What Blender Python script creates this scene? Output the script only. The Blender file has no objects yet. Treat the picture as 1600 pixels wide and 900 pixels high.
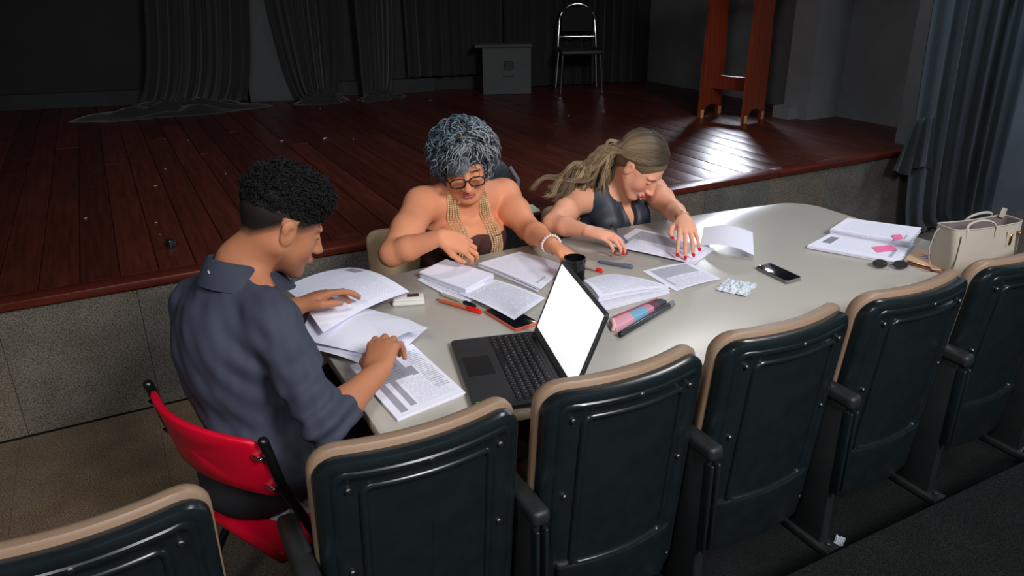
import bpy, bmesh, math, random
import numpy as np
from mathutils import Vector, Matrix
random.seed(7); np.random.seed(7)
SC = bpy.context.scene
COL = SC.collection
PI = math.pi

# ------------------------------------------------------------------ camera
CAM_H = 1.70
FPX = 1190.0
_R = np.array([[0.88413036, -0.19009699, 0.42682155],
               [-0.46709306, -0.3366633, 0.81760743],
               [-0.01172956, -0.92223693, -0.38644723]])   # columns: right, down, forward
cam_d = bpy.data.cameras.new('camera')
cam_d.sensor_width = 36.0
cam_d.lens = FPX / 1600 * 36.0
cam_d.clip_start = 0.05
cam_d.clip_end = 100
cam = bpy.data.objects.new('camera', cam_d)
COL.objects.link(cam)
cam.matrix_world = Matrix(((_R[0, 0], -_R[0, 1], -_R[0, 2], 0),
                           (_R[1, 0], -_R[1, 1], -_R[1, 2], 0),
                           (_R[2, 0], -_R[2, 1], -_R[2, 2], CAM_H),
                           (0, 0, 0, 1)))
SC.camera = cam
SC.view_settings.view_transform = 'Standard'
SC.view_settings.look = 'None'
SC.view_settings.gamma = 1.0
SC.view_settings.use_curve_mapping = False
SC.view_settings.exposure = -0.28

# ------------------------------------------------------------------ world and lamps
world = bpy.data.worlds.new('hall_dark')
SC.world = world
world.use_nodes = True
world.node_tree.nodes['Background'].inputs[0].default_value = (0.55, 0.65, 0.8, 1)
world.node_tree.nodes['Background'].inputs[1].default_value = 0.028

def area(name, loc, target, size, energy, color, shape='DISK', size_y=None, spread=PI):
    l = bpy.data.lights.new(name, 'AREA')
    l.shape = shape
    l.size = size
    if size_y: l.size_y = size_y
    l.energy = energy
    l.color = color
    l.spread = spread
    o = bpy.data.objects.new(name, l)
    COL.objects.link(o)
    o.location = loc
    d = Vector(target) - Vector(loc)
    o.rotation_euler = d.to_track_quat('-Z', 'Y').to_euler()
    return o
def spot(name, loc, target, energy, angle, blend, radius, color):
    l = bpy.data.lights.new(name, 'SPOT')
    l.energy = energy; l.spot_size = math.radians(angle); l.spot_blend = blend; l.shadow_soft_size = radius; l.color = color
    o = bpy.data.objects.new(name, l); COL.objects.link(o)
    o.location = loc
    o.rotation_euler = (Vector(target) - Vector(loc)).to_track_quat('-Z', 'Y').to_euler()
    return o
spot('hall_spot_lamp', (1.3, -2.2, 3.6), (1.3, 2.4, 0.7), 980, 72, 1.0, 0.6, (1.0, 0.985, 0.995))
area('hall_lamp_left', (-1.2, -0.6, 3.3), (-0.1, 2.2, 0.5), 0.8, 50, (1.0, 0.98, 0.96))
area('ceiling_lamp', (3.3, 3.0, 3.3), (1.8, 2.1, 0.75), 0.5, 32, (1.0, 0.99, 1.0))
area('stage_side_lamp', (5.09, 5.40, 1.58), (3.2, 3.45, 0.55), 0.22, 3.6, (0.80, 0.87, 1.0), spread=math.radians(52))
area('wing_daylight', (6.9, 1.2, 3.2), (5.0, 3.3, 1.3), 1.0, 85, (0.62, 0.78, 1.0))

# ------------------------------------------------------------------ geometry helpers
def ray(x, y):
    return _R @ np.array([x - 800.0, y - 450.0, FPX])
def PZ(x, y, z):
    """world point on the horizontal plane at height z"""
    d = ray(x, y); t = (z - CAM_H) / d[2]
    return Vector((d[0] * t, d[1] * t, z))
def PY(x, y, Y):
    """world point on the vertical plane at depth Y"""
    d = ray(x, y); t = Y / d[1]
    return Vector((d[0] * t, Y, CAM_H + d[2] * t))

def obj(name, mesh, mat=None, parent=None, smooth=None):
    o = bpy.data.objects.new(name, mesh)
    COL.objects.link(o)
    if mat is not None and len(mesh.materials) == 0:
        mesh.materials.append(mat)
    if parent is not None:
        o.parent = parent
    if smooth is not None:
        shade(mesh, smooth)
    return o
def shade(me, angle):
    """smooth everywhere, sharp edges above the angle (degrees)"""
    n = len(me.polygons)
    me.polygons.foreach_set('use_smooth', np.ones(n, dtype=bool))
    if angle is not None and angle < 180:
        me.set_sharp_from_angle(angle=math.radians(angle))
    return me
def empty(name, loc=(0, 0, 0), rz=0.0):
    o = bpy.data.objects.new(name, None)
    o.empty_display_size = 0.1
    COL.objects.link(o)
    o.location = loc
    o.rotation_euler = (0, 0, rz)
    return o
def tag(o, label, cat, group=None):
    o['label'] = label; o['category'] = cat
    if group: o['group'] = group
    return o
def struct(o):
    o['kind'] = 'structure'
    return o
def copy_tree(o, parent=None):
    c = o.copy(); COL.objects.link(c); c.parent = parent
    for ch in list(o.children):
        copy_tree(ch, c)
    return c

class MB:
    def __init__(s): s.v = []; s.f = []
    def add(s, v, f):
        b = len(s.v)
        s.v.extend([tuple(p) for p in v]); s.f.extend([tuple(i + b for i in q) for q in f])
        return s
    def box(s, c, size, rot=None):
        x, y, z = [k / 2 for k in size]
        p = [Vector(q) for q in ((-x, -y, -z), (x, -y, -z), (x, y, -z), (-x, y, -z), (-x, -y, z), (x, -y, z), (x, y, z), (-x, y, z))]
        if rot is not None: p = [rot @ q for q in p]
        return s.add([q + Vector(c) for q in p], [(3, 2, 1, 0), (4, 5, 6, 7), (0, 1, 5, 4), (1, 2, 6, 5), (2, 3, 7, 6), (3, 0, 4, 7)])
    def rbox(s, c, size, bev, seg=2, rot=None):
        bm = bmesh.new(); bmesh.ops.create_cube(bm, size=1)
        for v in bm.verts: v.co = Vector((v.co.x * size[0], v.co.y * size[1], v.co.z * size[2]))
        bmesh.ops.bevel(bm, geom=list(bm.edges), offset=bev, segments=seg, profile=0.5, affect='EDGES')
        p = [(rot @ v.co if rot is not None else v.co.copy()) + Vector(c) for v in bm.verts]
        bm.verts.index_update()
        f = [[v.index for v in q.verts] for q in bm.faces]
        bm.free()
        return s.add(p, f)
    def tube(s, path, rad, n=10, closed=False, caps=True, flat=1.0):
        path = [Vector(p) for p in path]
        m = len(path)
        rr = rad if hasattr(rad, '__len__') else [rad] * m
        up = None; rings = []
        for i in range(m):
            a = path[(i - 1) % m] if (closed or i > 0) else path[0]
            b = path[(i + 1) % m] if (closed or i < m - 1) else path[m - 1]
            t = (b - a).normalized()
            if up is None:
                up = t.orthogonal().normalized()
            else:
                up = (up - t * up.dot(t))
                up = up.normalized() if up.length > 1e-6 else t.orthogonal().normalized()
            sd = t.cross(up)
            rings.append([path[i] + (up * math.cos(2 * PI * k / n) * flat + sd * math.sin(2 * PI * k / n)) * rr[i] for k in range(n)])
        v = [p for r in rings for p in r]; f = []
        for i in range(m if closed else m - 1):
            j = (i + 1) % m
            for k in range(n):
                f.append((i * n + k, i * n + (k + 1) % n, j * n + (k + 1) % n, j * n + k))
        if caps and not closed:
            f.append(tuple(range(n - 1, -1, -1))); f.append(tuple((m - 1) * n + k for k in range(n)))
        return s.add(v, f)
    def loft(s, rings, cap0=True, cap1=True, closed=True):
        n = len(rings[0]); v = [p for r in rings for p in r]; f = []
        for i in range(len(rings) - 1):
            for k in range(n if closed else n - 1):
                f.append((i * n + k, i * n + (k + 1) % n, (i + 1) * n + (k + 1) % n, (i + 1) * n + k))
        if cap0: f.append(tuple(range(n - 1, -1, -1)))
        if cap1: f.append(tuple((len(rings) - 1) * n + k for k in range(n)))
        return s.add(v, f)
    def lathe(s, prof, c=(0, 0, 0), n=32, cap0=True, cap1=True):
        rings = [[(c[0] + r * math.cos(2 * PI * k / n), c[1] + r * math.sin(2 * PI * k / n), c[2] + z) for k in range(n)] for r, z in prof]
        return s.loft(rings, cap0, cap1)
    def sphere(s, c, r, n=10, m=6, sc=(1, 1, 1)):
        rings = []
        for i in range(1, m):
            a = PI * i / m
            rings.append([(c[0] + r * sc[0] * math.sin(a) * math.cos(2 * PI * k / n), c[1] + r * sc[1] * math.sin(a) * math.sin(2 * PI * k / n), c[2] - r * sc[2] * math.cos(a)) for k in range(n)])
        return s.loft(rings)
    def prism(s, outline, z0, z1):
        """outline in xy, extruded in z"""
        return s.loft([[(x, y, z0) for x, y in outline], [(x, y, z1) for x, y in outline]])
    def mesh(s, name='m'):
        me = bpy.data.meshes.new(name)
        me.from_pydata(s.v, [], s.f); me.update()
        return me
    def build(s, name, mat, parent=None, smooth=None):
        me = s.mesh(name)
        if smooth is not None: shade(me, smooth)
        return obj(name, me, mat, parent)

def rrect(w, h, r, n=6, c=(0, 0)):
    """rounded rectangle outline, counter-clockwise"""
    pts = []
    rs = r if hasattr(r, '__len__') else (r,) * 4   # +x+y, -x+y, -x-y, +x-y
    for q, (sx, sy) in enumerate(((1, 1), (-1, 1), (-1, -1), (1, -1))):
        rq = rs[q]
        for k in range(n + 1):
            a = PI / 2 * (q + k / n)
            pts.append((c[0] + sx * (w / 2 - rq) + rq * math.cos(a), c[1] + sy * (h / 2 - rq) + rq * math.sin(a)))
    return pts

# ------------------------------------------------------------------ materials
def lin(c):
    """sRGB hex or 0-255 tuple to linear rgba"""
    if isinstance(c, str): c = tuple(int(c[i:i + 2], 16) for i in (0, 2, 4))
    r = [(k / 255 / 12.92 if k / 255 <= 0.04045 else ((k / 255 + 0.055) / 1.055) ** 2.4) for k in c]
    return (r[0], r[1], r[2], 1)
class NT:
    def __init__(s, name):
        s.m = bpy.data.materials.new(name); s.m.use_nodes = True
        s.t = s.m.node_tree; s.b = s.t.nodes['Principled BSDF']
    def n(s, typ, **kw):
        nd = s.t.nodes.new(typ)
        for k, v in kw.items():
            if k.startswith('i_'):
                key = k[2:]
                key = int(key) if key.isdigit() else key.replace('_', ' ')
                if hasattr(v, 'is_output') or hasattr(v, 'links'): s.t.links.new(v, nd.inputs[key])
                else: nd.inputs[key].default_value = v
            else: setattr(nd, k, v)
        return nd
    def link(s, a, b): s.t.links.new(a, b)
    def math(s, op, a, b=None, c=None):
        nd = s.t.nodes.new('ShaderNodeMath'); nd.operation = op
        for i, v in enumerate((a, b, c)):
            if v is None: continue
            if isinstance(v, (int, float)): nd.inputs[i].default_value = v
            else: s.t.links.new(v, nd.inputs[i])
        return nd.outputs[0]
    def mix(s, fac, a, b):
        nd = s.t.nodes.new('ShaderNodeMix'); nd.data_type = 'RGBA'
        for i, v in ((0, fac), (6, a), (7, b)):
            if isinstance(v, (int, float, tuple)): nd.inputs[i].default_value = v
            else: s.t.links.new(v, nd.inputs[i])
        return nd.outputs[2]
    def coord(s, which='Object'):
        return s.t.nodes.new('ShaderNodeTexCoord').outputs[which]
    def noise(s, vec, scale, detail=3, rough=0.55):
        nd = s.t.nodes.new('ShaderNodeTexNoise')
        nd.inputs['Scale'].default_value = scale; nd.inputs['Detail'].default_value = detail; nd.inputs['Roughness'].default_value = rough
        s.t.links.new(vec, nd.inputs['Vector'])
        return nd.outputs['Fac']
    def bump(s, h, strength, dist=0.01):
        nd = s.t.nodes.new('ShaderNodeBump'); nd.inputs['Strength'].default_value = strength; nd.inputs['Distance'].default_value = dist
        s.t.links.new(h, nd.inputs['Height']); s.t.links.new(nd.outputs[0], s.b.inputs['Normal'])
    def remap(s, v, a, b, c=0.0, d=1.0):
        nd = s.t.nodes.new('ShaderNodeMapRange'); s.t.links.new(v, nd.inputs[0])
        for i, k in enumerate((a, b, c, d)): nd.inputs[i + 1].default_value = k
        return nd.outputs[0]
def mat(name, col, rough=0.5, metal=0.0, var=0.0, scale=8.0, bump=0.0, bscale=60.0, bdist=0.004, spec=0.5, col2=None, sub=0.0, coat=0.0, alpha=None, trans=0.0, emit=None, sheen=0.0):
    k = NT(name); b = k.b
    c = lin(col)
    b.inputs['Roughness'].default_value = rough; b.inputs['Metallic'].default_value = metal
    b.inputs['Specular IOR Level'].default_value = spec
    if coat: b.inputs['Coat Weight'].default_value = coat; b.inputs['Coat Roughness'].default_value = 0.12
    if sub:
        b.inputs['Subsurface Weight'].default_value = sub
        b.inputs['Subsurface Radius'].default_value = (0.012, 0.005, 0.003); b.inputs['Subsurface Scale'].default_value = 1.0
    if trans: b.inputs['Transmission Weight'].default_value = trans
    if sheen: b.inputs['Sheen Weight'].default_value = sheen
    if emit: b.inputs['Emission Color'].default_value = lin(emit[0]); b.inputs['Emission Strength'].default_value = emit[1]
    co = k.coord()
    if var or col2:
        c2 = lin(col2) if col2 else tuple(min(1, q * (1 + var)) for q in c[:3]) + (1,)
        c1 = c if col2 else tuple(q * (1 - var) for q in c[:3]) + (1,)
        k.link(k.mix(k.remap(k.noise(co, scale, 4), 0.3, 0.7), c1, c2), b.inputs['Base Color'])
    else:
        b.inputs['Base Color'].default_value = c
    if bump: k.bump(k.noise(co, bscale, 3), bump, bdist)
    return k.m

M = {}
def carpet(name, col):
    k = NT(name); b = k.b; co = k.coord()
    geo = k.t.nodes.new('ShaderNodeNewGeometry')
    oi = k.t.nodes.new('ShaderNodeObjectInfo')
    fine = k.noise(geo.outputs['Position'], 190, 2, 0.7)
    mid = k.noise(geo.outputs['Position'], 7, 4)
    c = lin(col)
    dark = tuple(q * 0.35 for q in c[:3]) + (1,); light = tuple(min(1, q * 1.9) for q in c[:3]) + (1,)
    base = k.mix(k.remap(fine, 0.32, 0.68), dark, light)
    warm = k.mix(k.remap(oi.outputs['Random'], 0, 1), (0.86, 0.93, 1.0, 1), (1.12, 1.0, 0.88, 1))
    mul = k.n('ShaderNodeMix', data_type='RGBA', blend_type='MULTIPLY'); mul.inputs[0].default_value = 1.0
    k.link(base, mul.inputs[6]); k.link(warm, mul.inputs[7])
    mul2 = k.n('ShaderNodeMix', data_type='RGBA', blend_type='MULTIPLY'); mul2.inputs[0].default_value = 1.0
    k.link(mul.outputs[2], mul2.inputs[6]); k.link(k.mix(k.remap(mid, 0.3, 0.7), (0.82, 0.8, 0.78, 1), (1.1, 1.1, 1.1, 1)), mul2.inputs[7])
    k.link(mul2.outputs[2], b.inputs['Base Color'])
    b.inputs['Roughness'].default_value = 0.95; b.inputs['Specular IOR Level'].default_value = 0.1
    k.bump(fine, 0.6, 0.004)
    return k.m
def wood(name, c1, c2, rough, axis='Y', scale=1.0, coat=0.0, scuff=0.0, spec=0.5):
    k = NT(name); b = k.b; co = k.coord()
    oi = k.t.nodes.new('ShaderNodeObjectInfo')
    off = k.n('ShaderNodeVectorMath', operation='ADD'); k.link(co, off.inputs[0])
    comb = k.n('ShaderNodeCombineXYZ'); r = k.math('MULTIPLY', oi.outputs['Random'], 40.0)
    for i in range(3): k.link(r, comb.inputs[i])
    k.link(comb.outputs[0], off.inputs[1])
    mp = k.n('ShaderNodeMapping'); k.link(off.outputs[0], mp.inputs[0])
    s = [18 * scale] * 3; s['XYZ'.index(axis)] = 1.1 * scale
    mp.inputs['Scale'].default_value = s
    g = k.noise(mp.outputs[0], 2.2, 6, 0.6)
    basec = k.mix(k.remap(g, 0.3, 0.72), lin(c1), lin(c2))
    tone = k.remap(oi.outputs['Random'], 0, 1, 0.72, 1.22)
    hs = k.n('ShaderNodeHueSaturation'); k.link(basec, hs.inputs['Color']); k.link(tone, hs.inputs['Value'])
    out = hs.outputs[0]
    if scuff:
        geo = k.t.nodes.new('ShaderNodeNewGeometry')
        sn = k.remap(k.noise(geo.outputs['Position'], 5, 8, 0.75), 0.62, 0.75)
        out = k.mix(k.math('MULTIPLY', sn, scuff), out, lin((120, 90, 75)))
        k.link(k.math('ADD', k.math('MULTIPLY', k.noise(geo.outputs['Position'], 9, 5), 0.22), rough - 0.11), b.inputs['Roughness'])
    else: b.inputs['Roughness'].default_value = rough
    k.link(out, b.inputs['Base Color'])
    b.inputs['Specular IOR Level'].default_value = spec
    if coat: b.inputs['Coat Weight'].default_value = coat; b.inputs['Coat Roughness'].default_value = 0.15
    k.bump(g, 0.15, 0.002)
    return k.m

M['carpet_floor'] = carpet('carpet_floor', (98, 88, 76))
M['carpet_riser'] = carpet('carpet_riser', (100, 96, 90))
M['carpet_dark'] = carpet('carpet_dark', (26, 28, 28))
M['stage_wood'] = wood('stage_wood', (60, 25, 18), (90, 40, 29), 0.36, 'Y', scuff=0.25)
M['nosing_wood'] = wood('nosing_wood', (70, 24, 14), (100, 38, 24), 0.38, 'X', scuff=0.25)
M['lectern_wood'] = wood('lectern_wood', (104, 42, 24), (140, 60, 36), 0.4, 'Z')
M['raw_wood'] = wood('raw_wood', (190, 150, 100), (215, 175, 120), 0.6, 'Z')
M['wall_black'] = mat('wall_black', (20, 22, 23), 0.75, var=0.25, scale=2.5, bump=0.2, bscale=30)
M['wall_grey'] = mat('wall_grey', (116, 120, 124), 0.7, var=0.15, scale=3, bump=0.2, bscale=30)
M['kerb_grey'] = mat('kerb_grey', (34, 37, 38), 0.8, var=0.3, scale=5)
M['curtain_black'] = mat('curtain_black', (17, 18, 20), 0.85, var=0.2, scale=6, bump=0.15, bscale=200, bdist=0.001, sheen=0.15)
M['curtain_green'] = mat('curtain_green', (38, 50, 54), 0.85, var=0.2, scale=4, bump=0.15, bscale=200, bdist=0.001, sheen=0.2)
M['speck'] = mat('speck', (190, 185, 178), 0.8)
M['table_top'] = mat('table_top', (180, 176, 167), 0.30, var=0.04, scale=3, bump=0.02, bscale=300, bdist=0.0005)
M['table_edge'] = mat('table_edge', (205, 188, 160), 0.4, var=0.05, scale=3)
M['table_leg'] = mat('table_leg', (150, 148, 138), 0.45, var=0.05)
M['black_plastic'] = mat('black_plastic', (24, 32, 35), 0.26, var=0.15, scale=20, bump=0.05, bscale=500, bdist=0.0005)
M['black_plastic_rough'] = mat('black_plastic_rough', (32, 35, 36), 0.5, var=0.2, scale=20)
M['beige_vinyl'] = mat('beige_vinyl', (152, 126, 104), 0.5, var=0.06, scale=10, bump=0.15, bscale=250, bdist=0.001)
M['chrome'] = mat('chrome', (215, 215, 220), 0.12, metal=1.0)
M['steel'] = mat('steel', (105, 105, 105), 0.45, metal=1.0)
M['gold'] = mat('gold', (222, 176, 96), 0.25, metal=1.0)
M['copper'] = mat('copper', (200, 140, 105), 0.3, metal=1.0)
M['black_metal'] = mat('black_metal', (18, 18, 19), 0.3)
M['red_vinyl'] = mat('red_vinyl', (214, 4, 44), 0.42, var=0.05, scale=12, bump=0.1, bscale=300, bdist=0.001)
M['beige_cloth'] = mat('beige_cloth', (176, 150, 120), 0.85, var=0.08, scale=10, bump=0.2, bscale=300, bdist=0.001)
# ================================================================== SETTING
STAGE_Z = 0.575
STAGE_Y = 3.195
TIER_Z = 0.09
TIER_Y = 1.40
def slab(name, x0, x1, y0, y1, z0, z1, m, parent=None):
    return MB().box(((x0 + x1) / 2, (y0 + y1) / 2, (z0 + z1) / 2), (x1 - x0, y1 - y0, z1 - z0)).build(name, m, parent)

fl = struct(slab('floor', -3.0, 7.2, -1.2, 3.4, -0.10, -0.006, M['carpet_dark']))
fl['label'] = 'grey carpet tiled floor between the seats and the stage'
TS = 0.50
tile_me = MB().rbox((0, 0, -0.004), (TS - 0.0008, TS - 0.0008, 0.008), 0.0005, 1).mesh('carpet_tile')
tile_me.materials.append(M['carpet_floor'])
iy = 0
y = STAGE_Y - TS / 2 - 0.012
while y > TIER_Y - 0.1:
    for ix in range(-4, 15):
        t = obj('carpet_tile', tile_me, None, fl)
        t.location = (-0.05 + ix * TS + TS / 2, y, 0)
    y -= TS; iy += 1
tier = struct(slab('floor_tier', -3.0, 7.2, 1.045, TIER_Y, -0.006, TIER_Z, M['carpet_dark']))
tier['label'] = 'low dark step that carries the row of auditorium seats'
tier2 = struct(slab('floor_upper_tier', -3.0, 7.2, -1.2, 1.045, -0.006, 0.22, M['carpet_dark']))
tier2['label'] = 'dark upper step behind the seats'

# stage front with carpet tiles
sf = struct(slab('wall_stage_front', -3.0, 5.6, STAGE_Y + 0.006, STAGE_Y + 0.10, 0.0, STAGE_Z - 0.03, M['carpet_dark']))
sf['label'] = 'stage front faced with grey carpet'
rt = MB().rbox((0, 0, 0), (0.4885, 0.008, STAGE_Z - 0.034), 0.0015, 1).mesh('riser_carpet')
rt.materials.append(M['carpet_riser'])
for i in range(-5, 12):
    t = obj('riser_carpet', rt, None, sf)
    t.location = (-0.52 + 0.49 * i + 0.245, STAGE_Y + 0.003, (STAGE_Z - 0.034) / 2 + 0.002)

# stage floor: substructure, planks, nosing
st = struct(slab('floor_stage', -3.0, 5.6, STAGE_Y + 0.02, 9.4, STAGE_Z - 0.06, STAGE_Z - 0.022, M['wall_black']))
st['label'] = 'dark red-brown wooden stage floor'
PW = 0.1452
prof = [(-0.5, -0.020), (-0.5, -0.0045)] + [(x / 10, -0.0024 * (x / 5) ** 2) for x in (-4.8, -4, -3, -2, -1, 0, 1, 2, 3, 4, 4.8)] + [(0.5, -0.0045), (0.5, -0.020)]
def plank_mesh(L):
    w = PW - 0.003
    rings = [[(x * w, yy, z) for x, z in prof] for yy in (0, L)]
    me = MB().loft(rings).mesh('plank'); me.materials.append(M['stage_wood'])
    shade(me, 35)
    return me
y_back = 9.3
pm = {}
for L in (1.6, 2.2, 2.9, 3.4, 4.0): pm[L] = plank_mesh(L - 0.002)
for i in range(-18, 35):
    x = 0.2856 + i * PW
    yy = STAGE_Y + 0.075
    seqs = [(2.9, 3.4), (4.0, 2.2), (2.2, 4.0), (3.4, 2.9)]
    for L in seqs[(i * 7) % 4]:
        p = obj('plank', pm[L], None, st)
        p.location = (x, yy, STAGE_Z + random.uniform(-0.0006, 0.0006))
        p.rotation_euler = (0, random.uniform(-0.020, 0.020), 0)
        yy += L
for i in range(4):
    x0 = -3.0 + 2.15 * i
    b = MB().rbox((x0 + 1.075, STAGE_Y + 0.024, STAGE_Z - 0.016), (2.147, 0.096, 0.034), 0.006, 2).build('nosing_board', M['nosing_wood'], st, smooth=40)

# back wall (runs at an angle), side wall, pilaster
def wall_seg(name, a, b, z0, z1, th, m, parent=None):
    a = Vector((a[0], a[1], 0)); b = Vector((b[0], b[1], 0)); d = (b - a); n = Vector((d.y, -d.x, 0)).normalized()
    c = (a + b) / 2 - n * th / 2
    rot = Matrix.Rotation(math.atan2(d.y, d.x), 3, 'Z')
    return MB().box((c.x, c.y, (z0 + z1) / 2), (d.length, th, z1 - z0), rot).build(name, m, parent)
BW0 = (-3.6, 9.15); BW1 = (5.2, 6.75)
def bwall(x, off=0.0):
    """point in front of the back wall at X, off = distance towards the hall"""
    t = (x - BW0[0]) / (BW1[0] - BW0[0])
    y = BW0[1] + t * (BW1[1] - BW0[1])
    return Vector((x, y - off, STAGE_Z))
wb = struct(wall_seg('wall_back', BW0, BW1, STAGE_Z, 4.6, 0.1, M['wall_black']))
wb['label'] = 'black back wall of the stage'
bb = struct(wall_seg('baseboard_back', (BW0[0], BW0[1] - 0.10), (2.95, bwall(2.95).y - 0.10), STAGE_Z, STAGE_Z + 0.13, 0.12, M['kerb_grey']))
bb['label'] = 'low grey ledge along the foot of the back wall'
wr = struct(wall_seg('wall_right', (5.19, 7.2), (5.19, 3.30), STAGE_Z, 4.6, 0.1, M['wall_grey']))
wr['label'] = 'dark grey side wall of the stage'
pil = struct(MB().box((5.02, 4.375, (STAGE_Z + 4.6) / 2), (0.36, 0.24, 4.6 - STAGE_Z)).build('wall_right_pilaster', M['wall_grey']))
pil['label'] = 'dark grey pilaster projecting from the side wall'
bp = struct(MB().box((4.79, 4.43, STAGE_Z + 0.045), (0.10, 0.16, 0.09)).build('trim_pilaster_foot', M['wall_grey']))
wfl = struct(wall_seg('wall_left', (-3.0, 3.2), (-3.0, 9.2), STAGE_Z, 4.6, 0.1, M['wall_black']))
# proscenium post and hall side wall at the right
ps = struct(MB().box((4.745, 3.30, (STAGE_Z + 4.6) / 2), (0.075, 0.12, 4.6 - STAGE_Z)).build('wall_proscenium_post', M['wall_grey']))
ps['label'] = 'narrow grey proscenium post at the stage edge'
wh = struct(wall_seg('wall_hall_right', (5.62, 3.16), (7.2, 2.4), 0.0, 4.6, 0.1, M['wall_grey']))
wh['label'] = 'dark hall wall right of the stage curtain'
wh2 = struct(wall_seg('wall_proscenium', (4.8, 3.36), (5.7, 3.36), STAGE_Z, 4.6, 0.06, M['wall_black']))

# ------------------------------------------------------------------ curtains
def curtain(name, m, top, bot, z0, z1, nple, amp, pinch=None, seed=0, label='', nu=None, nv=26, hem=0.0, bow=0.0, group=None):
    """pleated cloth between a top line and a bottom line (two xy points each), with thickness"""
    rnd = random.Random(seed)
    ph = [rnd.uniform(0, 2 * PI) for _ in range(6)]
    nu = nu or nple * 8
    t0, t1 = Vector(top[0]), Vector(top[1]); b0, b1 = Vector(bot[0]), Vector(bot[1])
    def pt(u, v, off):
        # v: 0 bottom .. 1 top
        s = v
        if pinch: s = max(0.0, min(1.0, v)) ** pinch
        a = b0.lerp(t0, s); b = b1.lerp(t1, s)
        uu = u + 0.012 * math.sin(2 * PI * u * 2.3 + ph[0] + v * 1.3)
        p = a.lerp(b, uu)
        d = (b - a); w = d.length; d = d / max(w, 1e-6); n = Vector((d.y, -d.x))
        am = amp * (0.8 + 0.35 * math.sin(5 * u + ph[1])) * (1.25 - 0.45 * v)
        q = math.sin(2 * PI * nple * u + ph[2] + 0.5 * math.sin(2 * v + 6 * u + ph[3])) + 0.35 * math.sin(2 * PI * nple * 2.13 * u + ph[4] + v)
        z = z0 + (z1 - z0) * v + hem * math.sin(9 * u + ph[5]) * (1 - v) ** 4
        p = p + n * (am * q + off + bow * math.sin(PI * v))
        return (p.x, p.y, z)
    mb = MB(); v = []; f = []
    for side in (0, 1):
        for j in range(nv + 1):
            for i in range(nu + 1):
                v.append(pt(i / nu, (j / nv) ** 1.3, 0.006 * side))
    W = nu + 1; K = W * (nv + 1)
    for j in range(nv):
        for i in range(nu):
            a = j * W + i
            f.append((a, a + 1, a + W + 1, a + W)); f.append((K + a + 1, K + a, K + a + W, K + a + W + 1))
    for i in range(nu):
        f.append((i + 1, i, K + i, K + i + 1)); a = nv * W + i; f.append((a, a + 1, K + a + 1, K + a))
    for j in range(nv):
        a = j * W; f.append((a, a + W, K + a + W, K + a)); a = j * W + nu; f.append((a + W, a, K + a, K + a + W))
    mb.add(v, f)
    o = mb.build(name, m, None, smooth=80)
    tag(o, label, 'curtain', group)
    return o
def bw(x, off): p = bwall(x, off); return (p.x, p.y)
ZS = STAGE_Z + 0.012
# swept leftmost curtain: hangs at x ~0.9..1.5, dragged left along the floor
cur1 = curtain('stage_curtain', M['curtain_black'], (bw(0.62, 0.42), bw(1.42, 0.40)), (bw(0.10, 0.50), bw(1.02, 0.45)), ZS, 4.2, 9, 0.035, 0.28, 1, 'black stage curtain swept left with its hem trailing on the stage', hem=0.01)
cur2 = curtain('stage_curtain', M['curtain_black'], (bw(1.28, 0.30), bw(2.15, 0.30)), (bw(1.66, 0.36), bw(1.92, 0.36)), ZS, 4.2, 8, 0.030, 0.42, 2, 'black stage curtain gathered into a bunch beside the pale wall strip', hem=0.01)
cur3 = curtain('stage_curtain', M['curtain_black'], (bw(2.19, 0.27), bw(2.62, 0.27)), (bw(2.20, 0.33), bw(2.42, 0.33)), ZS, 4.2, 7, 0.028, 0.4, 3, 'black stage curtain with a narrow gathered tail right of the bunched one', hem=0.01)
curtain('stage_curtain', M['curtain_black'], (bw(2.66, 0.13), bw(3.60, 0.09)), (bw(2.68, 0.13), bw(3.6, 0.09)), ZS + 0.14, 4.2, 8, 0.022, None, 4, 'straight black stage curtain ending above the ledge beside the loudspeaker box')
curtain('stage_curtain', M['curtain_black'], (bw(3.66, 0.09), bw(5.0, 0.09)), (bw(3.66, 0.09), bw(5.0, 0.09)), ZS, 4.2, 12, 0.022, None, 5, 'black stage curtain hanging behind the loudspeaker box and steel chair')
# heap of cloth at the foot of the swept curtain: a crumpled mound
def heap(name, c, rx, ry, h, m, parent, seed):
    rnd = np.random.RandomState(seed); n = 48; k = 14; v = []; f = []
    ph = rnd.uniform(0, 6.28, 8)
    for j in range(k + 1):
        r = j / k
        for i in range(n):
            a = 2 * PI * i / n
            rr = r * (1 + 0.12 * math.sin(3 * a + ph[0]) + 0.08 * math.sin(7 * a + ph[1]))
            z = h * (1 - r ** 2) * (0.75 + 0.3 * math.sin(4 * a + 7 * r + ph[2]) + 0.2 * math.sin(9 * a - 5 * r + ph[3])) if j < k else 0.0
            v.append((c[0] + rx * rr * math.cos(a), c[1] + ry * rr * math.sin(a), c[2] + max(z, 0.002 if j < k else 0)))
    for j in range(k):
        for i in range(n):
            f.append((j * n + i, j * n + (i + 1) % n, (j + 1) * n + (i + 1) % n, (j + 1) * n + i))
    f.append(tuple(range(k * n + n - 1, k * n - 1, -1)))
    return MB().add(v, f).build(name, m, parent, smooth=70)
p = bwall(0.35, 0.62); heap('trailing_hem', (0.55, p.y - 0.1, STAGE_Z + 0.001), 0.75, 0.28, 0.10, M['curtain_black'], cur1, 3)
p = bwall(1.75, 0.5); heap('trailing_hem', (1.80, p.y, STAGE_Z + 0.001), 0.26, 0.13, 0.10, M['curtain_black'], cur2, 4)
p = bwall(2.3, 0.5); heap('trailing_hem', (2.32, p.y + 0.05, STAGE_Z + 0.001), 0.24, 0.11, 0.08, M['curtain_black'], cur3, 5)
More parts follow.
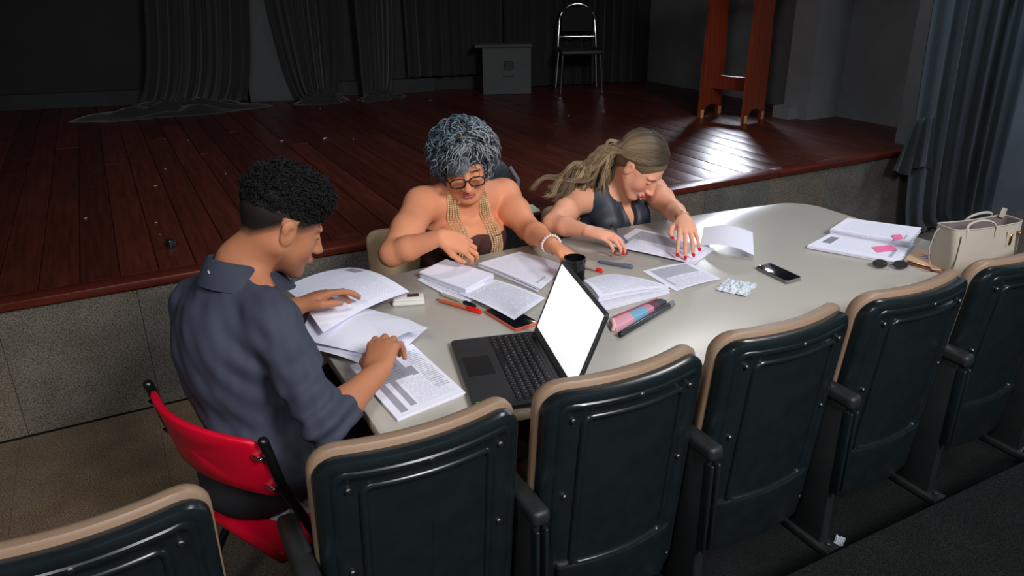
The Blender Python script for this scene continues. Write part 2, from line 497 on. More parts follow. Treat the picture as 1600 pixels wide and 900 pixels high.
sp_ = struct(wall_seg('wall_back_panel', bw(1.22, 0.24), bw(1.80, 0.24), STAGE_Z, 4.6, 0.06, mat('wall_strip', (62, 66, 68), 0.7, var=0.15, scale=3))); sp_['label'] = 'paler wall strip between the left curtains'
# front curtain at the right of the stage, hanging to the hall floor in front of the stage face
fcur = curtain('front_curtain', M['curtain_green'], ((4.42, 3.13), (5.60, 3.12)), ((4.68, 3.07), (5.46, 3.04)), 0.035, 4.4, 7, 0.018, 0.30, 6, 'dark green-black front curtain hanging to the floor at the stage right end', hem=0.015)
tuft = curtain('curtain_fold', M['curtain_green'], ((4.47, 3.085), (4.66, 3.075)), ((4.34, 3.085), (4.70, 3.06)), 0.47, 0.80, 3, 0.016, None, 8, 'short tuft of dark curtain hanging over the stage corner', nv=12, hem=0.02)
for k_ in ('label', 'category'): del tuft[k_]
tuft.parent = fcur
# paper flecks on the stage and along the ledge
fl_me = []
for s in range(4):
    r = random.Random(s); n = 7
    out = [(math.cos(2 * PI * k / n) * r.uniform(0.6, 1.0), 0.5 * math.sin(2 * PI * k / n) * r.uniform(0.6, 1.0)) for k in range(n)]
    mb = MB(); mb.loft([[(x, y, 0) for x, y in out], [(x * 0.9, y * 0.9, 0.12 + 0.1 * x) for x, y in out]])
    me = mb.mesh('fleck'); me.materials.append(M['speck']); fl_me.append(me)
def fleck(px, py, s, k, z=STAGE_Z + 0.002):
    o = obj('paper_fleck', fl_me[k % 4]); o.location = PZ(px, py, z); o.scale = (s, s, s); o.rotation_euler = (0, 0, k * 1.7)
    return tag(o, 'tiny pale paper fleck lying on the dark stage floor', 'fleck', 'paper flecks scattered on the stage')
for k, (px, py, s) in enumerate([(133, 341, .010), (258, 264, .014), (244, 290, .012), (352, 271, .010), (243, 348, .009), (250, 366, .006), (508, 216, .03), (440, 220, .02), (552, 218, .008), (148, 190, .012), (294, 219, .012),
        (672, 157, .012), (889, 181, .016), (938, 192, .008), (500, 170, .012), (335, 176, .008), (130, 164, .014), (112, 161, .014), (386, 151, .014), (402, 150, .014), (580, 142, .014), (610, 143, .014), (645, 140, .012), (668, 141, .016), (690, 137, .02), (702, 138, .016), (1130, 190, .012)]):
    fleck(px, py, s, k)
# small paint chips on the side wall corner
# ================================================================== STAGE FURNITURE
# loudspeaker cabinet turned towards the hall
def speaker_box():
    a = PZ(755, 148, STAGE_Z); b = PZ(830, 147, STAGE_Z)
    c = (a + b) / 2; d = b - a; w = d.length
    rz = math.atan2(d.y, d.x)
    t = empty('loudspeaker_box', (c.x, c.y, STAGE_Z), rz)
    tag(t, 'dark grey loudspeaker box with overhanging lid standing on the stage', 'loudspeaker')
    h = 0.44
    g = mat('speaker_grey', (66, 70, 71), 0.75, var=0.12, scale=6, bump=0.2, bscale=200, bdist=0.001)
    MB().rbox((0, 0.11, h / 2), (w, 0.22, h), 0.006, 2).build('body', g, t)
    MB().rbox((-0.03, 0.10, h + 0.012), (w + 0.08, 0.26, 0.024), 0.006, 2).build('lid', g, t)
    MB().rbox((0.02, -0.004, h * 0.62), (0.09, 0.012, 0.075), 0.004, 1).build('handle_recess', M['black_metal'], t)
    MB().rbox((0.015, -0.008, h * 0.40), (0.10, 0.02, 0.014), 0.003, 1).build('ledge', g, t)
speaker_box()

def stage_chair():
    c = PZ(903, 143, STAGE_Z)
    t = empty('metal_chair', (c.x + 0.02, c.y + 0.02, STAGE_Z), math.radians(-25))
    tag(t, 'chrome tube chair with black seat and round arched back on the stage', 'chair')
    r = 0.011
    # back arch: from rear legs up
    arch = [(-0.19, 0.18, 0.36), (-0.185, 0.20, 0.5), (-0.175, 0.215, 0.62)] + [(-0.175 * math.cos(a), 0.22 + 0.01 * math.sin(a), 0.64 + 0.165 * math.sin(a)) for a in [PI * k / 14 for k in range(15)]] + [(0.175, 0.215, 0.62), (0.185, 0.20, 0.5), (0.19, 0.18, 0.36)]
    MB().tube(arch, r, 10).build('back_arch', M['chrome'], t, smooth=60)
    MB().tube([(-0.18, 0.205, 0.50), (0, 0.215, 0.50), (0.18, 0.205, 0.50)], 0.008, 8).build('back_rail', M['chrome'], t, smooth=60)
    MB().rbox((0, -0.01, 0.385), (0.40, 0.38, 0.045), 0.018, 3).build('seat', M['black_plastic_rough'], t, smooth=50)
    for x, y in ((-0.18, -0.16), (0.18, -0.16), (-0.185, 0.17), (0.185, 0.17)):
        lg = MB().tube([(x, y, 0.365), (x * 1.12, y * 1.22, 0.01)], r, 10).build('leg', M['chrome'], t, smooth=60)
        MB().lathe([(0.014, 0), (0.015, 0.012), (0.012, 0.02)], (x * 1.12, y * 1.22, 0.0), 10).build('foot_cap', M['black_metal'], lg)
    bk = [(-0.155, 0.218, 0.53), (0.155, 0.218, 0.53)]
    MB().rbox((0, 0.217, 0.66), (0.30, 0.014, 0.22), 0.006, 2).build('back_pad', M['curtain_black'], t)
stage_chair()

def lectern():
    # two side boards seen from behind, joined by a stretcher
    a = PZ(1108, 180, STAGE_Z); b = PZ(1175, 189, STAGE_Z)
    c = (a + b) / 2
    d = (b - a); rz = math.atan2(d.y, d.x)
    t = empty('lectern', (c.x, c.y, STAGE_Z), rz)
    tag(t, 'red-brown wooden lectern with two tapered side boards and a cross rail', 'lectern')
    W = d.length; th = 0.028
    def board(sx):
        # outline in local (y = depth, z) ; tapered waist at 0.82 and flaring top
        o = [(-0.155, 0), (-0.11, 0), (-0.10, 0.05), (-0.06, 0.085), (0, 0.095), (0.06, 0.085), (0.10, 0.05), (0.11, 0), (0.155, 0),
             (0.152, 0.3), (0.142, 0.6), (0.128, 0.80), (0.15, 0.92), (0.19, 1.02), (0.20, 1.10), (-0.20, 1.20), (-0.19, 1.05), (-0.15, 0.92), (-0.128, 0.80), (-0.142, 0.6), (-0.152, 0.3)]
        rings = [[(sx * W / 2 - th / 2, y, z) for y, z in o], [(sx * W / 2 + th / 2, y, z) for y, z in o]]
        return MB().loft(rings)
    for s in (-1, 1):
        sb = board(s).build('side_board', M['lectern_wood'], t)
        for y in (-0.132, 0.132):
            MB().box((s * W / 2, y, 0.030), (th + 0.004, 0.040, 0.060)).build('worn_foot', M['raw_wood'], sb)
    MB().box((0, 0.0, 0.27), (W - th, 0.024, 0.105)).build('cross_rail', M['lectern_wood'], t)
    MB().box((0, 0.02, 1.02), (W - th, 0.30, 0.024), Matrix.Rotation(math.radians(-8), 3, 'X')).build('shelf', M['lectern_wood'], t)
    MB().box((0, 0.0, 1.165), (W + 0.12, 0.46, 0.026), Matrix.Rotation(math.radians(-14), 3, 'X')).build('reading_top', M['lectern_wood'], t)
lectern()

# small black bottle cap-like box on the stage edge
p = PZ(268, 386, STAGE_Z)
t = empty('small_black_box', (p.x, p.y, STAGE_Z + 0.001), 0.4)
tag(t, 'small black box with a silver mark lying on the stage planks', 'box')
MB().rbox((0, 0, 0.018), (0.032, 0.040, 0.036), 0.006, 2).build('case', M['black_plastic'], t)
for dx in (-0.008, 0.008): MB().box((dx, -0.0202, 0.022), (0.004, 0.002, 0.016)).build('silver_mark', M['chrome'], t)
MB().box((0, -0.0205, 0.021), (0.018, 0.002, 0.004)).build('silver_mark', M['chrome'], t)

# black bag on the stage edge behind the woman with glasses
def stage_bag():
    c = PZ(783, 316, STAGE_Z)
    t = empty('backpack', (c.x - 0.02, c.y + 0.05, STAGE_Z), 0.35); t.scale = (0.8, 0.8, 0.78)
    tag(t, 'black backpack slumped on the stage edge behind the curly haired woman', 'bag')
    m = mat('bag_nylon', (26, 30, 38), 0.55, var=0.3, scale=14, bump=0.5, bscale=40, bdist=0.01)
    rings = []
    for k in range(13):
        v = k / 12; z = 0.28 * v
        w = 0.155 * (1 - 0.15 * v) * math.sqrt(max(0.02, 1 - max(0, (v - 0.55) / 0.47) ** 2.2)); dp = 0.085 * (1 - 0.3 * v) * math.sqrt(max(0.03, 1 - max(0, (v - 0.6) / 0.42) ** 2.2))
        rings.append([(w * math.copysign(abs(math.cos(a)) ** 0.6, math.cos(a)) * (1 + 0.02 * math.sin(5 * a + 9 * v)), dp * math.copysign(abs(math.sin(a)) ** 0.6, math.sin(a)) + 0.02 * v, z) for a in [2 * PI * i / 36 for i in range(36)]])
    MB().loft(rings).build('bag_body', m, t, smooth=60)
    rg = [[(x * 0.78, y - 0.075, 0.015 + z * 0.55) for x, y, z in [(r[0], r[1] * 0.5, r[2]) for r in ring]] for ring in rings]
    MB().loft(rg).build('front_pocket', m, t, smooth=60)
    MB().tube([(0.05 * math.cos(a), 0.01, 0.27 + 0.05 * math.sin(a)) for a in [PI * k / 10 for k in range(11)]], 0.008, 8).build('grab_handle', m, t, smooth=60)
    MB().tube([(0.11, -0.05, 0.22), (0.145, -0.09, 0.13), (0.15, -0.08, 0.03)], 0.011, 8, flat=0.4).build('strap', mat('strap_grey', (110, 118, 130), 0.7), t, smooth=60)
stage_bag()
# leaflet lying on the stage edge
def simple_card(name, quad, z, th, m, label, cat):
    pts = [PZ(x, y, z) for x, y in quad]
    mb = MB().loft([[(q.x, q.y, z) for q in pts], [(q.x, q.y, z + th) for q in pts]])
    return tag(mb.build(name, m), label, cat)
# ================================================================== TABLE
TZ = 0.75
def table():
    t = empty('conference_table', (1.5, 1.83, 0))
    tag(t, 'long pale grey-beige meeting table with bowed sides and rounded corners', 'table')
    X0, X1 = 0.40, 2.615
    def outline(inset=0.0):
        pts = []
        n = 40
        def yn(x): u = (x - 1.5) / 1.11; return 1.385 - 0.078 * (1 - u * u)
        def yf(x): u = (x - 1.5) / 1.11; return 2.265 + 0.085 * (1 - u * u)
        def corner(cx, cy, r, a0):
            return [(cx + r * math.cos(a0 + PI / 2 * k / 8), cy + r * math.sin(a0 + PI / 2 * k / 8)) for k in range(9)]
        rn, rf = 0.035, 0.15
        pts += corner(X0 + rn, yn(X0 + rn) + rn, rn, PI)                     # near left
        pts += [(x, yn(x)) for x in np.linspace(X0 + rn + 0.05, X1 - 0.17, 24)]
        pts += corner(X1 - 0.12, yn(X1 - 0.12) + 0.12, 0.12, 1.5 * PI)
        pts += corner(X1 - rf, yf(X1 - rf) - rf, rf, 0)
        pts += [(x, yf(x)) for x in np.linspace(X1 - rf - 0.05, X0 + rf + 0.05, 24)]
        pts += corner(X0 + rf, yf(X0 + rf) - rf, rf, PI / 2)
        c = Vector((1.5, 1.83))
        out = []
        m = len(pts)
        for i in range(m):
            a = Vector(pts[i - 1]); b = Vector(pts[(i + 1) % m]); d = (b - a).normalized(); nn = Vector((-d.y, d.x))
            q = Vector(pts[i]) + nn * inset
            out.append((q.x - 1.5, q.y - 1.83))
        return out
    o0 = outline(0.004); o1 = outline(0.0); o2 = outline(0.0015)
    MB().loft([[(x, y, TZ - 0.003) for x, y in o2], [(x, y, TZ - 0.001) for x, y in o2], [(x, y, TZ) for x, y in o0]]).build('tabletop', M['table_top'], t, smooth=40)
    MB().loft([[(x, y, TZ - 0.028) for x, y in o2], [(x, y, TZ - 0.026) for x, y in o1], [(x, y, TZ - 0.005) for x, y in o1], [(x, y, TZ - 0.003) for x, y in o2]]).build('edge_band', M['table_edge'], t, smooth=40)
    for x in (-0.86, 0.86):
        l = MB().rbox((x, 0, 0.37), (0.05, 0.44, 0.70), 0.006, 2).build('leg_panel', M['table_leg'], t)
        MB().rbox((x, 0, 0.02), (0.075, 0.66, 0.04), 0.012, 2).build('leg_foot', M['black_metal'], l)
    MB().rbox((0, 0.0, 0.56), (1.67, 0.02, 0.28), 0.003, 1).build('modesty_panel', M['table_leg'], t)
table()

# ================================================================== AUDITORIUM SEATS
def seat_proto():
    t = empty('auditorium_seat', (0, 0, TIER_Z))
    ZB = TIER_Z
    def S(x, z, d):
        """x across, z absolute height, d = towards the hall behind the seat"""
        y = 1.143 + 0.037 * (x / 0.20) ** 2 * (1.0 - 0.25 * max(0, 0.6 - z)) + 0.105 * (0.888 - z) - d
        return (x, y, z - ZB)
    def rings(w, z0, z1, r, profile, ntop=8):
        out = []
        for ins, d in profile:
            ww = w - 2 * ins; hh = (z1 - z0) - 2 * ins
            rr = max(0.002, r - ins)
            # dense outline so the plan curve shows
            base = rrect(ww, hh, min(rr, ww / 2 - 0.001, hh / 2 - 0.001), 6)
            dense = []
            m = len(base)
            for i in range(m):
                a = Vector(base[i]); b = Vector(base[(i + 1) % m]); L = (b - a).length
                k = 12 if (i % 7) == 6 else 1
                for j in range(k): dense.append(a.lerp(b, j / k))
            out.append([S(q.x, (z0 + z1) / 2 + q.y, d) for q in dense])
        return out
    # shell
    prof = [(0.004, -0.030), (0.0, -0.024), (0.0, -0.006), (0.003, 0.002), (0.010, 0.006), (0.018, 0.0065), (0.024, 0.006), (0.027, 0.009), (0.032, 0.010), (0.037, 0.0095), (0.041, 0.006), (0.05, 0.004), (0.08, 0.0035), (0.12, 0.003), (0.16, 0.003), (0.19, 0.003), (0.2135, 0.003)]
    MB().loft(rings(0.428, 0.20, 0.878, 0.055, prof)).build('back_shell', M['black_plastic'], t, smooth=35)
    # embossed inner frame (open panel bead)
    pr = [(0.0, 0.002), (0.0, 0.008), (0.003, 0.0115), (0.007, 0.0125), (0.011, 0.0115), (0.0145, 0.008), (0.016, 0.0035), (0.05, 0.0033), (0.1, 0.0033), (0.1395, 0.0033)]
    MB().loft(rings(0.280, 0.376, 0.822, 0.026, pr), cap0=False).build('inner_panel', M['black_plastic'], t, smooth=40)
    # lower panel overlapping the foot of the inner frame
    pr = [(0.0, 0.002), (0.0, 0.012), (0.002, 0.0155), (0.006, 0.0165), (0.03, 0.0160), (0.06, 0.016), (0.082, 0.016)]
    MB().loft(rings(0.336, 0.215, 0.384, 0.006, pr), cap0=False).build('lower_panel', M['black_plastic'], t, smooth=40)
    # screws
    for x, z in ((-0.158, 0.812), (0.0, 0.846), (0.158, 0.812), (-0.162, 0.60), (0.162, 0.60), (-0.185, 0.26), (0.185, 0.26)):
        a = Vector(S(x, z, 0.004)); b = Vector(S(x, z, 0.0115))
        s = MB().tube([a, b - (b - a) * 0.3, b], [0.0065, 0.0065, 0.0045], 10).build('screw', M['steel'], t, smooth=40)
    # vinyl cushion: rises a little above the shell
    pc = [(0.05, -0.024), (0.006, -0.026), (0.0, -0.031), (0.0, -0.046), (0.005, -0.060), (0.018, -0.070), (0.05, -0.078), (0.11, -0.08), (0.17, -0.08), (0.216, -0.08)]
    MB().loft(rings(0.436, 0.26, 0.892, 0.060, pc)).build('cushion', M['beige_vinyl'], t, smooth=50)
    # tipped-up seat pan
    rot = Matrix.Rotation(math.radians(-14), 3, 'X')
    MB().rbox((0, 1.305, 0.43 - ZB), (0.40, 0.075, 0.36), 0.03, 3, rot).build('seat_pad', M['beige_vinyl'], t, smooth=50)
    MB().rbox((0, 1.35, 0.42 - ZB), (0.38, 0.03, 0.33), 0.012, 2, rot).build('seat_underside', M['black_plastic'], t, smooth=50)
    return t
def arm_parts(t, sx):
    """stanchion with arm rest at one side of a seat"""
    x = sx * 0.244
    ZB = TIER_Z
    a = MB().rbox((x, 1.275, 0.605 - ZB), (0.046, 0.27, 0.042), 0.014, 3).build('arm_rest', M['black_plastic_rough'], t, smooth=50)
    MB().rbox((x, 1.265, (0.585 + ZB) / 2 - ZB), (0.030, 0.20, 0.585 - ZB), 0.006, 2).build('stanchion', M['black_plastic_rough'], t, smooth=50)
    for dx in (-0.011, 0.011):
        MB().rbox((x + dx, 1.155, 0.44 - ZB), (0.010, 0.030, 0.27), 0.004, 2).build('stanchion_rib', M['black_plastic'], t, smooth=50)
    MB().rbox((x, 1.26, 0.014), (0.055, 0.27, 0.026), 0.006, 2).build('floor_foot', M['black_plastic_rough'], t, smooth=50)
    MB().lathe([(0.007, 0), (0.007, 0.006), (0.004, 0.008)], (x, 1.15, 0.027), 8).build('floor_bolt', M['steel'], t)
proto = seat_proto()
arm_parts(proto, 1)
seat_labels = ['black auditorium seat back at the lower left corner, cut by the frame',
               'black auditorium seat back between the red chair and the laptop',
               'black auditorium seat back directly in front of the open laptop screen',
               'black auditorium seat back in front of the crumpled paper on the table',
               'black auditorium seat back just left of the beige handbag',
               'rightmost black auditorium seat back, in front of the beige handbag']
for i, lb in enumerate(seat_labels):
    s = proto if i == 0 else copy_tree(proto)
    s.location = (-0.185 if i == 0 else -0.07 + 0.49 * i, 0, TIER_Z)
    tag(s, lb, 'seat', 'row of auditorium seats facing the stage')

for _ch in proto.children:
    if _ch.name.split('.')[0] in ('arm_rest', 'stanchion', 'stanchion_rib', 'floor_foot', 'floor_bolt'): _ch.location.x += 0.118

# ================================================================== RED FOLDING CHAIR
CH_RZ = math.radians(27)
def red_chair():
    c = Vector((0.060, 1.637, 0)); F = Vector((math.cos(CH_RZ), math.sin(CH_RZ), 0))
    t = empty('folding_chair', (c.x, c.y, 0), CH_RZ)
    tag(t, 'red vinyl folding chair with black tube frame under the man', 'chair')
    # local: +x forward, y left. back rest curves away from the sitter in its middle
    def bp(y, z): return -0.055 * (1 - (y / 0.2) ** 2) + 0.02 - (z - 0.7) * 0.22
    out = []
    base = rrect(0.40, 0.165, 0.022, 5)
    dense = []
    for i in range(len(base)):
        a = Vector(base[i]); b = Vector(base[(i + 1) % len(base)]); k = 14 if i % 6 == 5 else 1
        for j in range(k): dense.append(a.lerp(b, j / k))
    for sc, d in ((0.0, -0.009), (0.5, -0.010), (0.94, -0.009), (0.985, -0.006), (1.0, 0.0), (0.985, 0.006), (0.94, 0.009), (0.5, 0.010), (0.0, 0.009)):
        out.append([(bp(q.x * sc, 0.70 + q.y * sc) + d, q.x * sc, 0.70 + q.y * sc + 0.012 * (1 - (q.x * sc / 0.2) ** 2)) for q in dense])
    MB().loft(out).build('backrest', M['red_vinyl'], t, smooth=50)
    for s in (-1, 1):
        post = MB().tube([(0.003, s * 0.215, 0.785), (0.03, s * 0.215, 0.66), (0.12, s * 0.215, 0.42), (0.36, s * 0.215, 0.012)], 0.0115, 10).build('front_leg_post', M['black_metal'], t, smooth=60)
        MB().sphere((0.002, s * 0.215, 0.787), 0.0125, 12, 8).build('post_cap', M['black_metal'], post, smooth=60)
        MB().sphere((0.362, s * 0.215, 0.015), 0.0155, 10, 6).build('foot_cap', M['black_metal'], post, smooth=60)
        for z in (0.745, 0.655):
            MB().rbox((0.005 - (z - 0.7) * 0.22, s * 0.196, z), (0.012, 0.034, 0.010), 0.003, 2).build('back_clip', M['chrome'], post, smooth=50)
        rl = MB().tube([(0.22, s * 0.19, 0.43), (-0.10, s * 0.19, 0.012)], 0.0115, 10).build('rear_leg', M['black_metal'], t, smooth=60)
        MB().sphere((-0.10, s * 0.19, 0.015), 0.0155, 10, 6).build('foot_cap', M['black_metal'], rl, smooth=60)
    MB().rbox((0.20, 0, 0.435), (0.36, 0.37, 0.04), 0.018, 3).build('seat', M['red_vinyl'], t, smooth=50)
    MB().tube([(-0.075, -0.19, 0.05), (-0.075, 0.19, 0.05)], 0.009, 8).build('rear_stretcher', M['black_metal'], t, smooth=60)
    MB().tube([(0.335, -0.215, 0.05), (0.335, 0.215, 0.05)], 0.009, 8).build('front_stretcher', M['black_metal'], t, smooth=60)
red_chair()
_c = PZ(459, 800, 0.457)
_h = heap('folded_cloth', (_c.x, _c.y, 0.457), 0.060, 0.038, 0.030, mat('cloth_grey', (150, 150, 156), 0.85, col2=(104, 104, 112), scale=60), None, 12)
tag(_h, 'small grey crumpled cloth on the rear corner of the red chair seat', 'cloth')

def beige_chair(x, y, rz, label, w=0.44, top=0.79):
    t = empty('upholstered_chair', (x, y, 0), rz)
    tag(t, label, 'chair', 'chairs on the stage side of the table')
    # local: +y is the back side
    def bk(u, v): return (u * w / 2, 0.20 + 0.05 * v - 0.02 * (1 - u * u), 0.46 + (top - 0.46) * v)
    rings = []
    for d in (-0.022, 0.022):
        pass
    base = rrect(w, top - 0.44, 0.045, 6)
    out = []
    for sc, d in ((0.0, -0.020), (0.6, -0.022), (0.95, -0.018), (1.0, -0.008), (1.0, 0.008), (0.95, 0.018), (0.6, 0.022), (0.0, 0.020)):
        out.append([(px * sc, 0.20 + 0.16 * (pz * sc) + d, (0.44 + top) / 2 + pz * sc) for px, pz in base])
    MB().loft(out).build('backrest', M['beige_cloth'], t, smooth=50)
    MB().rbox((0, -0.02, 0.44), (0.44, 0.42, 0.07), 0.025, 3).build('seat', M['beige_cloth'], t, smooth=50)
    for sx in (-1, 1):
        MB().tube([(sx * 0.19, 0.17, 0.43), (sx * 0.20, 0.22, 0.0)], 0.013, 10).build('leg', M['black_metal'], t, smooth=60)
        MB().tube([(sx * 0.19, -0.19, 0.43), (sx * 0.20, -0.21, 0.0)], 0.013, 10).build('leg', M['black_metal'], t, smooth=60)
beige_chair(1.02, 2.60, math.radians(-6), 'beige upholstered chair under the woman with curly grey hair', top=0.735)
beige_chair(1.88, 2.66, math.radians(2), 'beige upholstered chair under the blonde woman', top=0.70)

# ================================================================== PAPERS
def paper_mat(name, kind, base=(238, 240, 255)):
    k = NT(name); b = k.b
    uv = k.t.nodes.new('ShaderNodeUVMap').outputs[0]
    sep = k.n('ShaderNodeSeparateXYZ'); k.link(uv, sep.inputs[0]); u, v = sep.outputs[0], sep.outputs[1]
    def band(x, a, c): return k.math('MULTIPLY', k.math('GREATER_THAN', x, a), k.math('LESS_THAN', x, c))
    def rect(a, c, d, e): return k.math('MULTIPLY', band(u, a, c), band(v, d, e))
    col = lin(base)
    ink = None
    def addm(m, f):
        nonlocal ink
        mm = k.math('MULTIPLY', m, f)
        ink = mm if ink is None else k.math('MAXIMUM', ink, mm)
    def text(a, c, d, e, lines, f):
        row = k.math('MULTIPLY', v, float(lines)); fr = k.math('FRACT', row); fl_ = k.math('FLOOR', row)
        cv = k.n('ShaderNodeCombineXYZ'); k.link(k.math('MULTIPLY', u, 26.0), cv.inputs[0]); k.link(k.math('MULTIPLY', fl_, 3.7), cv.inputs[1])
        nz = k.noise(cv.outputs[0], 1.0, 2, 0.7)
        m = k.math('MULTIPLY', band(fr, 0.28, 0.72), k.math('GREATER_THAN', nz, 0.42))
        addm(k.math('MULTIPLY', m, rect(a, c, d, e)), f)
    if kind == 'text':
        text(0.08, 0.93, 0.06, 0.94, 46, 0.42)
    elif kind == 'form':
        addm(rect(0.08, 0.62, 0.52, 0.86), 0.62); addm(rect(0.62, 0.72, 0.50, 0.66), 0.62); addm(rect(0.10, 0.20, 0.06, 0.52), 0.62); addm(rect(0.27, 0.36, 0.10, 0.52), 0.6)
        addm(rect(0.42, 0.64, 0.88, 0.94), 0.7)
        text(0.40, 0.90, 0.08, 0.48, 40, 0.22); text(0.74, 0.95, 0.2, 0.9, 30, 0.45); text(0.15, 0.55, 0.56, 0.84, 22, 0.75)
    elif kind == 'table':
        addm(rect(0.10, 0.90, 0.50, 0.93), 0.42); addm(rect(0.10, 0.16, 0.2, 0.5), 0.42)
        text(0.08, 0.93, 0.06, 0.48, 40, 0.40); text(0.12, 0.88, 0.55, 0.92, 30, 0.62)
    elif kind == 'stamp':
        addm(rect(0.66, 0.88, 0.80, 0.93), 0.62); text(0.08, 0.6, 0.3, 0.9, 46, 0.18)
    elif kind == 'stampnote':
        addm(rect(0.07, 0.18, 0.30, 0.72), 0.75); text(0.2, 0.95, 0.1, 0.92, 40, 0.14); addm(rect(0.86, 0.90, 0.10, 0.5), 0.5)
    elif kind == 'faint':
        text(0.1, 0.92, 0.08, 0.92, 40, 0.16); addm(rect(0.90, 0.93, 0.1, 0.4), 0.45)
    out = col
    if ink is not None: out = k.mix(ink, col, lin((58, 58, 70)))
    if ink is None: b.inputs['Base Color'].default_value = col
    else: k.link(out, b.inputs['Base Color'])
    b.inputs['Roughness'].default_value = 0.75; b.inputs['Specular IOR Level'].default_value = 0.25
    return k.m
for kk in ('plain', 'text', 'form', 'table', 'stamp', 'stampnote', 'faint'): M['paper_' + kk] = paper_mat('paper_' + kk, kk)
M['paper_edge'] = mat('paper_edge', (226, 226, 240), 0.8)

def sheet_mesh(quad, zf, th, nu=14, nv=14, name='sheet'):
    """quad: four world points TL TR BR BL; zf(u, v) extra height; a thin solid page"""
    q = [Vector(p) for p in quad]
    V = []; F = []
    for s in (0, 1):
        for j in range(nv + 1):
            for i in range(nu + 1):
                u = i / nu; v = j / nv
                p = q[3].lerp(q[2], u).lerp(q[0].lerp(q[1], u), v)
                V.append((p.x, p.y, p.z + zf(u, v) + th * s))
    W = nu + 1; K = W * (nv + 1)
    for j in range(nv):
        for i in range(nu):
            a = j * W + i
            F.append((K + a, K + a + 1, K + a + W + 1, K + a + W)); F.append((a + 1, a, a + W, a + W + 1))
    for i in range(nu):
        F.append((i, i + 1, K + i + 1, K + i)); a = nv * W + i; F.append((a + 1, a, K + a, K + a + 1))
    for j in range(nv):
        a = j * W; F.append((a + W, a, K + a, K + a + W)); a = j * W + nu; F.append((a, a + W, K + a + W, K + a))
    me = bpy.data.meshes.new(name); me.from_pydata(V, [], F)
    uvl = me.uv_layers.new(name='UVMap')
    idx = np.zeros(len(me.loops), dtype=np.int32); me.loops.foreach_get('vertex_index', idx)
    idx = idx % K
    uv = np.stack([(idx % W) / nu, (idx // W) / nv], axis=1).astype(np.float32)
    uvl.data.foreach_set('uv', uv.ravel())
    me.update()
    shade(me, 40)
    return me
def zero(u, v): return 0.0
def quadz(pix, z): return [PZ(x, y, z) for x, y in pix]
def single(name, quad, m, label, cat='paper', zf=zero, th=0.0006, group=None, n=14):
    o = obj(name, sheet_mesh(quad, zf, th, n, n), m)
    return tag(o, label, cat, group)
def pile(name, quad, z0, h, n, m_top, label, zf=zero, jit=0.004, cat='papers', seed=0, m_side=None):
    """a pile of n visible layers; every layer is its own sheet bundle"""
    r = random.Random(seed)
    base = [Vector(p) for p in quad]
    c = sum(base, Vector()) / 4
    t = empty(name, (c.x, c.y, z0))
    tag(t, label, cat)
    th = h / n
    for k in range(n):
        a = r.uniform(-1, 1) * jit * 4 if k < n - 1 else 0.0
        dx, dy = (r.uniform(-1, 1) * jit, r.uniform(-1, 1) * jit) if k < n - 1 else (0, 0)
        R2 = Matrix.Rotation(a, 3, 'Z')
        q = []
        for p in base:
            d = R2 @ (p - c); q.append(Vector((d.x + dx, d.y + dy, k * th)))
        f = (k + 1) / n
        me = sheet_mesh(q, (lambda u, v, f=f: zf(u, v) * f), th * 0.93, 12, 12)
        obj('sheet', me, m_top if k == n - 1 else (m_side or M['paper_edge']), t)
    return t
# ================================================================== THINGS ON THE TABLE
def fourth(a, b, c):   # parallelogram corner opposite b
    return a + c - b
# --- printed form booklet near the man
zt = TZ + 0.0095
A = PZ(644, 537, zt); B = PZ(727, 612, zt); C = PZ(621, 655, zt); D = fourth(A, B, C)
pile('form_booklet', [D, A, B, C], TZ + 0.001, 0.008, 4, M['paper_form'], 'printed form booklet with grey blocks at the near left table corner', jit=0.002, seed=1)
# --- papers handled by the man
zt = TZ + 0.012
single('paper_sheet', [PZ(505, 470, zt), PZ(668, 512, zt), PZ(592, 582, zt), PZ(478, 544, zt)], M['paper_faint'], 'loose sheet sticking out over the left table end below the other held sheets', zf=lambda u, v: 0.010 * math.sin(3.0 * u) * (1 - v))
zt = TZ + 0.030
single('paper_sheet', [PZ(500, 462, zt), PZ(640, 500, zt), PZ(566, 552, zt), PZ(470, 530, zt)], M['paper_plain'], 'middle loose sheet being turned between the two hands of the man', zf=lambda u, v: 0.030 * math.sin(PI * v) * (0.6 + 0.4 * u))
zt = TZ + 0.060
single('paper_sheet', [PZ(640, 456, TZ + 0.03), PZ(546, 418, TZ + 0.045), PZ(442, 450, zt), PZ(505, 520, zt)], M['paper_stamp'], 'topmost white sheet with a grey stamp lifted by the left hand of the man', zf=lambda u, v: 0.020 * math.sin(PI * u) + 0.012 * math.sin(PI * v))
single('paper_sheet', [PZ(560, 512, TZ + 0.05), PZ(640, 500, TZ + 0.05), PZ(668, 514, TZ + 0.06), PZ(600, 540, TZ + 0.05)], M['paper_plain'], 'folded white paper strip under the right hand of the man', zf=lambda u, v: 0.012 * math.sin(PI * u))
